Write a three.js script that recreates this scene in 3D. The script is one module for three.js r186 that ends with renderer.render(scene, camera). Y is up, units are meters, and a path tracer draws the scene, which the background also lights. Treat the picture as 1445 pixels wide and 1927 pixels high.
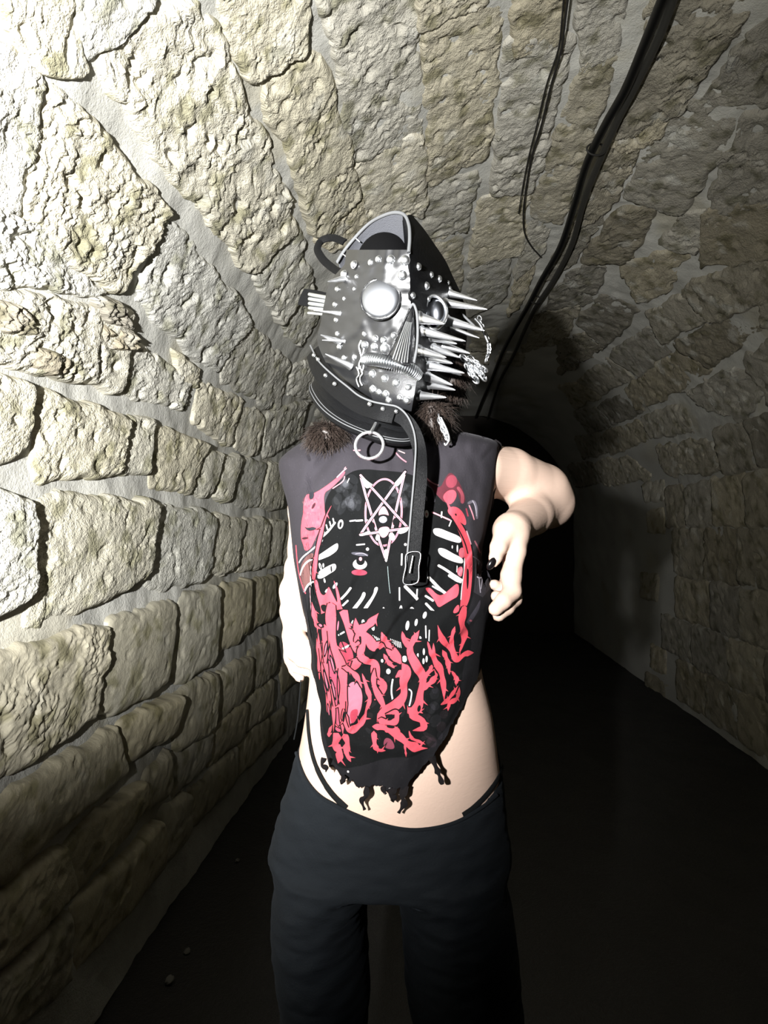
import * as THREE from 'three';
import { mergeGeometries, mergeVertices } from 'three/addons/utils/BufferGeometryUtils.js';
import { RoundedBoxGeometry } from 'three/addons/geometries/RoundedBoxGeometry.js';
import { createNoise3D } from 'simplex-noise';

// ---------------------------------------------------------------- camera, light, exposure
const W = 1445, H = 1927, F = 1200, CAM_Y = 1.24;
const scene = new THREE.Scene();
scene.background = new THREE.Color(0x000000);
const renderer = new THREE.WebGLRenderer({ antialias: true });
renderer.toneMapping = THREE.LinearToneMapping;
renderer.toneMappingExposure = 1.0;
renderer.shadowMap.enabled = true;
const camera = new THREE.PerspectiveCamera(2 * Math.atan(H / 2 / F) * 180 / Math.PI, W / H, 0.05, 60);
camera.position.set(0, CAM_Y, 0);
camera.rotation.order = 'YXZ';
const pitch = Math.atan(36.5 / F);
camera.rotation.set(pitch, Math.atan(87.5 / F * Math.cos(pitch)), 0);
camera.updateMatrixWorld();
scene.add(camera);

// one hand-held lamp left of the camera, aimed up along the left wall
const LAMP = new THREE.Vector3(-0.265, CAM_Y + 0.08, 0.22);
const LAMP_AIM = new THREE.Vector3(-0.76, CAM_Y + 0.50, -1.8);
const ADDED_FLAPS = [[[-48, -25], [-3, -9.5], [-3, -70], [-48, -70], 0.14], [[24.5, 5], [75, 12], [75, -60], [24.5, -60], 0.14]];   // added shading flaps, corners as azimuth and elevation from the lamp (degrees), distance
const spot = new THREE.SpotLight(new THREE.Color(0.985, 0.985, 0.975), 38, 0, 0.92, 1.0, 2);
spot.castShadow = true; spot.shadow.radius = 0.75; spot.shadow.mapSize.set(2048, 2048); spot.shadow.bias = -0.0005;

// ---------------------------------------------------------------- helpers
function rng(seed) { let a = seed >>> 0; return () => { a = (a + 0x6D2B79F5) >>> 0; let t = Math.imul(a ^ (a >>> 15), 1 | a); t = (t + Math.imul(t ^ (t >>> 7), 61 | t)) ^ t; return ((t ^ (t >>> 14)) >>> 0) / 4294967296; }; }
const R0 = rng(11), noise = createNoise3D(rng(5));
const clamp = (x, a = 0, b = 1) => Math.min(b, Math.max(a, x));
const lerp = (a, b, t) => a + (b - a) * t;
const sstep = (a, b, x) => { const t = clamp((x - a) / (b - a)); return t * t * (3 - 2 * t); };
const V = (x, y, z) => new THREE.Vector3(x, y, z);
const used = {};
function numbered(n) { used[n] = (used[n] ?? -1) + 1; return used[n] ? n + '_' + String(used[n]).padStart(3, '0') : n; }
function mesh(name, geo, mat, parent, label) {
  const m = new THREE.Mesh(geo, mat); m.castShadow = m.receiveShadow = true;
  m.name = numbered(name); parent.add(m); if (label) m.userData.label = label; return m;
}
function tag(o, label, category, group) { o.userData.label = label; o.userData.category = category; if (group) o.userData.group = group; return o; }
function group(name, pos) { const g = new THREE.Group(); g.name = numbered(name); if (pos) g.position.copy(pos); scene.add(g); return g; }
function ray(px, py) { return V((px - W / 2) / F, -(py - H / 2) / F, -1).applyQuaternion(camera.quaternion); }
// point seen at (px, py) on the upright plane dz metres in front of the person's plane
const PZ = -0.85;
function at(px, py, dz = 0) { const r = ray(px, py); return camera.position.clone().addScaledVector(r, (PZ + dz) / r.z); }
// piecewise smooth table lookup
function table(rows, x, col) {
  if (x <= rows[0][0]) return rows[0][col];
  for (let i = 1; i < rows.length; i++) if (x <= rows[i][0]) {
    const p0 = rows[Math.max(0, i - 2)], p1 = rows[i - 1], p2 = rows[i], p3 = rows[Math.min(rows.length - 1, i + 1)];
    const t = (x - p1[0]) / (p2[0] - p1[0]), h = p2[0] - p1[0];
    const m1 = i > 1 ? (p2[col] - p0[col]) / (p2[0] - p0[0]) * h : p2[col] - p1[col];
    const m2 = i < rows.length - 1 ? (p3[col] - p1[col]) / (p3[0] - p1[0]) * h : p2[col] - p1[col];
    const t2 = t * t, t3 = t2 * t;
    return (2 * t3 - 3 * t2 + 1) * p1[col] + (t3 - 2 * t2 + t) * m1 + (-2 * t3 + 3 * t2) * p2[col] + (t3 - t2) * m2;
  }
  return rows[rows.length - 1][col];
}
// grid of points -> geometry; f(i, j) = Vector3, optional uv and colour
function gridGeo(nu, nv, f, o = {}) {
  const pos = [], uv = [], col = [], idx = [];
  for (let j = 0; j <= nv; j++) for (let i = 0; i <= nu; i++) {
    const p = f(i / nu, j / nv, i, j); pos.push(p.x, p.y, p.z);
    const t = o.uv ? o.uv(i / nu, j / nv, p) : [i / nu, j / nv]; uv.push(t[0], t[1]);
    if (o.color) { const c = o.color(i / nu, j / nv, p); col.push(c[0], c[1], c[2]); }
  }
  for (let j = 0; j < nv; j++) for (let i = 0; i < nu; i++) {
    const a = j * (nu + 1) + i, b = a + 1, c = a + nu + 1, d = c + 1;
    if (o.flip) idx.push(a, c, b, b, c, d); else idx.push(a, b, c, b, d, c);
  }
  const g = new THREE.BufferGeometry();
  g.setAttribute('position', new THREE.Float32BufferAttribute(pos, 3));
  g.setAttribute('uv', new THREE.Float32BufferAttribute(uv, 2));
  if (o.color) g.setAttribute('color', new THREE.Float32BufferAttribute(col, 3));
  g.setIndex(idx); g.computeVertexNormals(); return g;
}
// thin solid sheet: surface f(u, v) with a thickness, closed on all sides
function sheet(nu, nv, f, th, o = {}) {
  const base = gridGeo(nu, nv, f, o), P = base.attributes.position, N = base.attributes.normal, n = P.count;
  const pos = [], uv = [], idx = [...base.index.array];
  for (let k = 0; k < 2; k++) for (let i = 0; i < n; i++) {
    const s = k ? -th : 0; pos.push(P.getX(i) + N.getX(i) * s, P.getY(i) + N.getY(i) * s, P.getZ(i) + N.getZ(i) * s);
    uv.push(base.attributes.uv.getX(i), base.attributes.uv.getY(i));
  }
  const m = idx.length; for (let i = 0; i < m; i += 3) idx.push(idx[i] + n, idx[i + 2] + n, idx[i + 1] + n);
  const g = new THREE.BufferGeometry();
  g.setAttribute('position', new THREE.Float32BufferAttribute(pos, 3)); g.setAttribute('uv', new THREE.Float32BufferAttribute(uv, 2));
  const rim = (a, b) => { if (o.flip) idx.push(b, a, a + n, b, a + n, b + n); else idx.push(a, b, a + n, b, b + n, a + n); };
  const w = nu + 1;
  g.setIndex(idx); g.computeVertexNormals();
  // rims get their own vertices so that the edge stays crisp
  const rp = [], ri = []; const put = (a, b) => { const k = rp.length / 3; for (const q of [a, b, a + n, b + n]) rp.push(pos[q * 3], pos[q * 3 + 1], pos[q * 3 + 2]); if (o.flip) ri.push(k, k + 1, k + 2, k + 1, k + 3, k + 2); else ri.push(k, k + 2, k + 1, k + 1, k + 2, k + 3); };
  for (let i = 0; i < nu; i++) { put(i, i + 1); put(nv * w + i + 1, nv * w + i); }
  for (let j = 0; j < nv; j++) { put((j + 1) * w, j * w); put(j * w + nu, (j + 1) * w + nu); }
  const r = new THREE.BufferGeometry(); r.setAttribute('position', new THREE.Float32BufferAttribute(rp, 3));
  r.setAttribute('uv', new THREE.Float32BufferAttribute(new Float32Array(rp.length / 3 * 2), 2)); r.setIndex(ri); r.computeVertexNormals();
  return mergeGeometries([g, r]);
}
// ribbon along a smooth path; width may vary, face(t) gives the way the band faces
function ribbon(pts, width, th, o = {}) {
  const c = new THREE.CatmullRomCurve3(pts, !!o.closed, 'centripetal'), n = o.n ?? 40;
  const wf = typeof width === 'function' ? width : () => width;
  const face = o.face ?? (() => V(0, 0, 1));
  return sheet(n, o.m ?? 4, (t, v) => {
    const p = c.getPoint(t), tan = c.getTangent(t), f = face(t, p).clone();
    const s = new THREE.Vector3().crossVectors(f, tan).normalize(), nn = new THREE.Vector3().crossVectors(tan, s).normalize();
    const k = v * 2 - 1; return p.addScaledVector(s, k * wf(t) / 2).addScaledVector(nn, (o.crown ?? 0.0012) * (1 - k * k));
  }, th, { uv: (t, v) => [t * (o.len ?? 1), v] });
}
function tube(pts, r, o = {}) { return new THREE.TubeGeometry(new THREE.CatmullRomCurve3(pts, !!o.closed, 'centripetal'), o.n ?? Math.max(8, pts.length * 8), r, o.rs ?? 8, !!o.closed); }
function rod(a, b, r0, r1 = r0, seg = 10, caps = true) {
  const d = b.clone().sub(a), L = d.length(), g = new THREE.CylinderGeometry(r1, r0, L, seg, 1, !caps);
  g.applyQuaternion(new THREE.Quaternion().setFromUnitVectors(V(0, 1, 0), d.normalize())); const m = a.clone().lerp(b, 0.5); g.translate(m.x, m.y, m.z); return g;
}
function aim(geo, p, dir) { geo.applyQuaternion(new THREE.Quaternion().setFromUnitVectors(V(0, 1, 0), dir.clone().normalize())); geo.translate(p.x, p.y, p.z); return geo; }
const flat = (g) => { const q = g.index ? g.toNonIndexed() : g; for (const k of Object.keys(q.attributes)) if (!['position', 'normal', 'uv'].includes(k)) q.deleteAttribute(k); return q; };
const merge = (list) => mergeGeometries(list.map(flat));

// ---------------------------------------------------------------- textures
function tileNoise(size, cells, seed) { // one octave of tileable value noise
  const r = rng(seed), g = new Float32Array(cells * cells); for (let i = 0; i < g.length; i++) g[i] = r();
  return (x, y) => {
    const fx = x * cells / size, fy = y * cells / size, x0 = Math.floor(fx), y0 = Math.floor(fy); let tx = fx - x0, ty = fy - y0;
    tx = tx * tx * (3 - 2 * tx); ty = ty * ty * (3 - 2 * ty);
    const q = (i, j) => g[((y0 + j) % cells) * cells + (x0 + i) % cells];
    return lerp(lerp(q(0, 0), q(1, 0), tx), lerp(q(0, 1), q(1, 1), tx), ty);
  };
}
function noiseTexture(size, octs, shape = (v) => v) {
  const fs = octs.map(([c, a], i) => [tileNoise(size, c, 31 + i * 7 + c), a]), tot = octs.reduce((s, o) => s + o[1], 0);
  const d = new Uint8Array(size * size * 4);
  for (let y = 0; y < size; y++) for (let x = 0; x < size; x++) {
    let v = 0; for (const [f, a] of fs) v += f(x, y) * a; v = clamp(shape(v / tot)) * 255; const k = (y * size + x) * 4;
    d[k] = d[k + 1] = d[k + 2] = v; d[k + 3] = 255;
  }
  const t = new THREE.DataTexture(d, size, size); t.wrapS = t.wrapT = THREE.RepeatWrapping; t.magFilter = THREE.LinearFilter; t.minFilter = THREE.LinearMipmapLinearFilter; t.generateMipmaps = true; t.needsUpdate = true; return t;
}
const stoneBump = noiseTexture(1024, [[48, 1], [96, 1], [200, 0.9], [420, 0.7]]);
const fineBump = noiseTexture(512, [[64, 1], [128, 1], [256, 1]]);
const clothBump = noiseTexture(512, [[256, 1], [128, 0.6], [20, 0.5]]);

// ---------------------------------------------------------------- the tunnel: vault on two walls, run along z
const CX = 0.45, CY = 0.15, RAD = 1.30, WALL = CAM_Y + CY, ARC = Math.PI * RAD;       // camera-relative centre of the vault
const U1 = WALL, U2 = WALL + ARC,  U3 = U2 + WALL, Z0 = 3.0, Z1 = -8.0;
function prof(u) { // arc length from the left foot -> [x, y, inward nx, ny]
  if (u < U1) return [CX - RAD, u, 1, 0];
  if (u > U2) return [CX + RAD, WALL - (u - U2), -1, 0];
  const a = Math.PI - (u - U1) / RAD; return [CX + RAD * Math.cos(a), CAM_Y + CY + RAD * Math.sin(a), -Math.cos(a), -Math.sin(a)];
}
function surf(u, z, h = 0) { const q = prof(u); return V(q[0] + q[2] * h, q[1] + q[3] * h, z); }
function hitTunnel(px, py) { // where a line of sight meets the shell: [u, z]
  const r = ray(px, py), L = Math.hypot(r.x, r.y), dx = r.x / L, dy = r.y / L;
  const b = dx * CX + dy * CY, c = CX * CX + CY * CY - RAD * RAD; let t = b + Math.sqrt(b * b - c), u;
  if (dy * t >= CY) u = U1 + (Math.PI - Math.atan2(dy * t - CY, dx * t - CX)) * RAD;
  else if (dx < 0) { t = (CX - RAD) / dx; u = CAM_Y + dy * t; }
  else { t = (CX + RAD) / dx; u = U2 + WALL - CAM_Y - dy * t; }
  return [u, r.z / L * t];
}
function shellH(u, z) { // uneven mortar
  return 0.010 * noise(u * 2.3, z * 2.3, 1.7) + 0.004 * noise(u * 9, z * 9, 4.2) + 0.0016 * noise(u * 31, z * 31, 8.8) - 0.004;
}
const bumped = (t, s) => ({ bumpMap: t, bumpScale: s });
const matMortar = new THREE.MeshStandardMaterial({ vertexColors: true, roughness: 0.95, ...bumped(stoneBump, 0.0022) });
const matDry = new THREE.MeshStandardMaterial({ vertexColors: true, roughness: 0.93, ...bumped(stoneBump, 0.005) });
const matDamp = new THREE.MeshPhysicalMaterial({ vertexColors: true, roughness: 0.34, specularIntensity: 1, ...bumped(stoneBump, 0.0013) });
const matOuter = new THREE.MeshStandardMaterial({ color: 0x2a2622, roughness: 1 });
const fbm = (x, y, s) => 0.6 * noise(x, y, s) + 0.3 * noise(x * 2.1, y * 2.1, s + 9) + 0.15 * noise(x * 4.3, y * 4.3, s + 17);
function mortarTone(u, z) {
  const n = fbm(u * 3, z * 3, 3.3), k = 1 + 0.16 * n + 0.08 * noise(u * 40, z * 40, 2), s = sstep(0.25, 0.5, fbm(u * 1.7, z * 1.7, 40));
  const w = u + 0.28 * fbm(u * 2.6, z * 2.6, 71) + 0.10 * noise(u * 14, z * 14, 72), right = lerp(lerp(1, 0.8, sstep(3.9, 4.05, w)), 0.6, sstep(4.95, 5.1, w)), low = lerp(0.6, 1, sstep(0.92, 1.0, u + 0.22 * fbm(u * 2.4, z * 2.4, 60) + 0.06 * noise(u * 15, z * 15, 61)));     // right half and wall foot toned darker in patches, painting in the shade there
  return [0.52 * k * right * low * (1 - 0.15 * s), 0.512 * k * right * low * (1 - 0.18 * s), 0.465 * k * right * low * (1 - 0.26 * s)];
}
const shells = {};
function shell(name, ua, ub) {
  const inner = [], step = 0.022, nu = Math.ceil((ub - ua) / step);
  // finer cells along the stretch that the photograph shows
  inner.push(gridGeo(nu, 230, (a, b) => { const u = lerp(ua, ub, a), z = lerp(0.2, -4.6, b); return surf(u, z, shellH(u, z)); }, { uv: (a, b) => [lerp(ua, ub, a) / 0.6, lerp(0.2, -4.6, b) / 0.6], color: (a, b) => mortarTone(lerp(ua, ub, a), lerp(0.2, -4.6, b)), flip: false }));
  for (const [za, zb, nz] of [[Z0, 0.2, 14], [-4.6, Z1, 20]])
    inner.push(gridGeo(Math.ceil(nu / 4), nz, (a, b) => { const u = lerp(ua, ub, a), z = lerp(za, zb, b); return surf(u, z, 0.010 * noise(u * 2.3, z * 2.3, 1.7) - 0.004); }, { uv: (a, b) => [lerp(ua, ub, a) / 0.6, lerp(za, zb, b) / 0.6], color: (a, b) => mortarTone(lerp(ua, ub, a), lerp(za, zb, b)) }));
  const dark = () => [0.1, 0.09, 0.08];
  inner.push(gridGeo(24, 1, (a, b) => surf(lerp(ua, ub, a), lerp(Z0, Z1, b), -0.18), { color: dark, flip: true }));
  for (const z of [Z0, Z1]) inner.push(gridGeo(24, 1, (a, b) => surf(lerp(ua, ub, a), z, b * -0.18), { color: dark }));
  const m = mesh(name, mergeGeometries(inner), matMortar, scene); m.userData.kind = 'structure'; shells[name] = m; return m;
}
shell('wall_left', 0, U1); shell('ceiling', U1, U2); shell('wall_right', U2, U3);

// one stone: corners seen in the photograph (near top, far top, far bottom, near bottom), its own face, edge and thickness
let stoneSeed = 0, stoneTris = 0; const laid = [];
function stone(c, o) {
  const seed = ++stoneSeed * 3.17, r = rng(900 + stoneSeed * 13);
  const q = Array.isArray(c[0]) ? c.map((k) => k.slice()) : [0, 1, 2, 3].map((i) => hitTunnel(c[i * 2], c[i * 2 + 1]));
  const cu = (q[0][0] + q[1][0] + q[2][0] + q[3][0]) / 4, cz = (q[0][1] + q[1][1] + q[2][1] + q[3][1]) / 4;
  const gap = (i, j) => Math.hypot(q[i][0] - q[j][0], q[i][1] - q[j][1]);
  { const s0 = Math.min((gap(0, 3) + gap(1, 2)) / 2, (gap(0, 1) + gap(2, 3)) / 2), gr = 1 + (o.grow ?? 0.014) / s0 * 2;   // joints are narrow
    for (const k of q) { k[0] = cu + (k[0] - cu) * gr; k[1] = cz + (k[1] - cz) * gr; } }
  laid.push([Math.min(...q.map((k) => k[0])), Math.max(...q.map((k) => k[0])), Math.min(...q.map((k) => k[1])), Math.max(...q.map((k) => k[1]))]);
  const wU = Math.max(gap(0, 3), gap(1, 2)), wZ = Math.max(gap(0, 1), gap(2, 3));   // across and along the stone's own two directions
  const cell = o.cell ?? clamp(-cz * 0.0042, 0.0055, 0.016), na = Math.min(110, Math.ceil(wZ / cell)), nb = Math.min(90, Math.ceil(wU / cell));
  const rough = o.rough * (0.75 + 0.5 * r()), Hh = o.h * (0.8 + 0.45 * r()), tilt = (r() - 0.5) * 0.25, tilt2 = (r() - 0.5) * 0.3, tone = 0.88 + 0.22 * r() + (o.vary ?? 0) * (r() - 0.55), warm = r();
  const zHi = Math.max(q[0][1], q[1][1], q[2][1], q[3][1]), zLo = Math.min(q[0][1], q[1][1], q[2][1], q[3][1]);
  const P = o.p ?? 9;
  const uvz = (a, b) => { // a along z, b across
    let x = a * 2 - 1, y = b * 2 - 1; const m = Math.max(Math.abs(x), Math.abs(y)), k = Math.pow(Math.pow(Math.abs(x), P) + Math.pow(Math.abs(y), P), -1 / P) * m || 1, kk = lerp(1, k, m ** 3);
    x = (x * kk + 1) / 2; y = (y * kk + 1) / 2;
    let u = lerp(lerp(q[0][0], q[1][0], x), lerp(q[3][0], q[2][0], x), y), z = lerp(lerp(q[0][1], q[1][1], x), lerp(q[3][1], q[2][1], x), y);
    const wv = Math.min(0.10, 0.05 * Math.min(wU, wZ) + 0.004);
    u += wv * 0.8 * noise(u * 5, z * 5, seed) + wv * 0.35 * noise(u * 17, z * 17, seed); z += wv * noise(u * 5, z * 5, seed + 50) + wv * 0.4 * noise(u * 17, z * 17, seed + 50);
    return [u, z];
  };
  const height = (a, b, u, z) => {
    const x = Math.abs(a * 2 - 1), y = Math.abs(b * 2 - 1);
    const ex = (1 - x) * wZ / 2, ey = (1 - y) * wU / 2, e = Math.min(ex, ey), soft = o.soft ?? 0.022;
    const t = clamp(e / soft), edge = Math.sqrt(1 - (1 - t) ** 2);
    // the near side is bedded flush in smeared mortar, the far side stands proud
    const zf = clamp((zHi - z) / (zHi - zLo)), ramp = lerp(0.12, 1.12, Math.pow(zf, 0.8));
    let h = -0.010 + (Hh * ramp + 0.011) * edge * (1 + tilt * 0.6 * (a * 2 - 1) + tilt2 * (b * 2 - 1)) + Hh * 0.25 * (1 - x * x) * (1 - y * y);
    const g = rough * edge;
    h += g * 0.011 * fbm(u * 7, z * 7, seed);
    const b1 = Math.abs(noise(u * 27, z * 27, seed + 3)), b2 = Math.abs(noise(u * 58 + 3, z * 58, seed + 7)), b3 = noise(u * 112, z * 112, seed + 11);
    const craggy = 0.45 + 0.55 * sstep(-0.35, 0.3, noise(u * 4, z * 4, seed + 77));
    h += g * craggy * (0.0088 * b1 + 0.0074 * b2 + 0.0026 * b3);
    const pit = noise(u * 13, z * 13, seed + 21); h -= g * 0.014 * sstep(0.5, 0.8, pit);
    return h;
  };
  const color = (a, b, u, z) => {
    const n = fbm(u * 6, z * 6, seed + 31), d = sstep(0.12, 0.55, fbm(u * 9, z * 9, seed + 61)), f = noise(u * 70, z * 70, seed);
    const w = sstep(0.35, 0.6, fbm(u * 5, z * 5, seed + 90));
    const k = tone * (1 + 0.2 * n + 0.10 * f) * (1 - o.dirt * d), c0 = o.color;
    return [lerp(c0[0] * k * (1 + 0.05 * warm), 0.55, w * o.white), lerp(c0[1] * k * (1 - 0.01 * warm), 0.545, w * o.white), lerp(c0[2] * k * (1 - 0.16 * warm - 0.15 * d), 0.50, w * o.white)];
  };
  const pos = [], uv = [], col = [], idx = [], flipped = ((q[1][1] - q[0][1]) * (q[3][0] - q[0][0]) > 0);
  for (let j = 0; j <= nb; j++) for (let i = 0; i <= na; i++) {
    const a = i / na, b = j / nb, [u, z] = uvz(a, b), p = surf(u, z, height(a, b, u, z) + 0.6 * shellH(cu, cz)), k = color(a, b, u, z);
    pos.push(p.x, p.y, p.z); uv.push(u / 0.6 + seed, z / 0.6); col.push(...k.map((v) => clamp(v, 0.01, 0.9)));
  }
  for (let j = 0; j < nb; j++) for (let i = 0; i < na; i++) {
    const a = j * (na + 1) + i, b = a + 1, d = a + na + 1, e = d + 1;
    if (flipped) idx.push(a, d, b, b, d, e); else idx.push(a, b, d, b, e, d);
  }
  const g = new THREE.BufferGeometry();
  g.setAttribute('position', new THREE.Float32BufferAttribute(pos, 3)); g.setAttribute('uv', new THREE.Float32BufferAttribute(uv, 2)); g.setAttribute('color', new THREE.Float32BufferAttribute(col, 3));
  g.setIndex(idx); g.computeVertexNormals(); stoneTris += idx.length / 3;
  const home = cu < U1 ? 'wall_left' : cu > U2 ? 'wall_right' : 'ceiling';
  return mesh('stone', g, o.mat, shells[home]);
}
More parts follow.
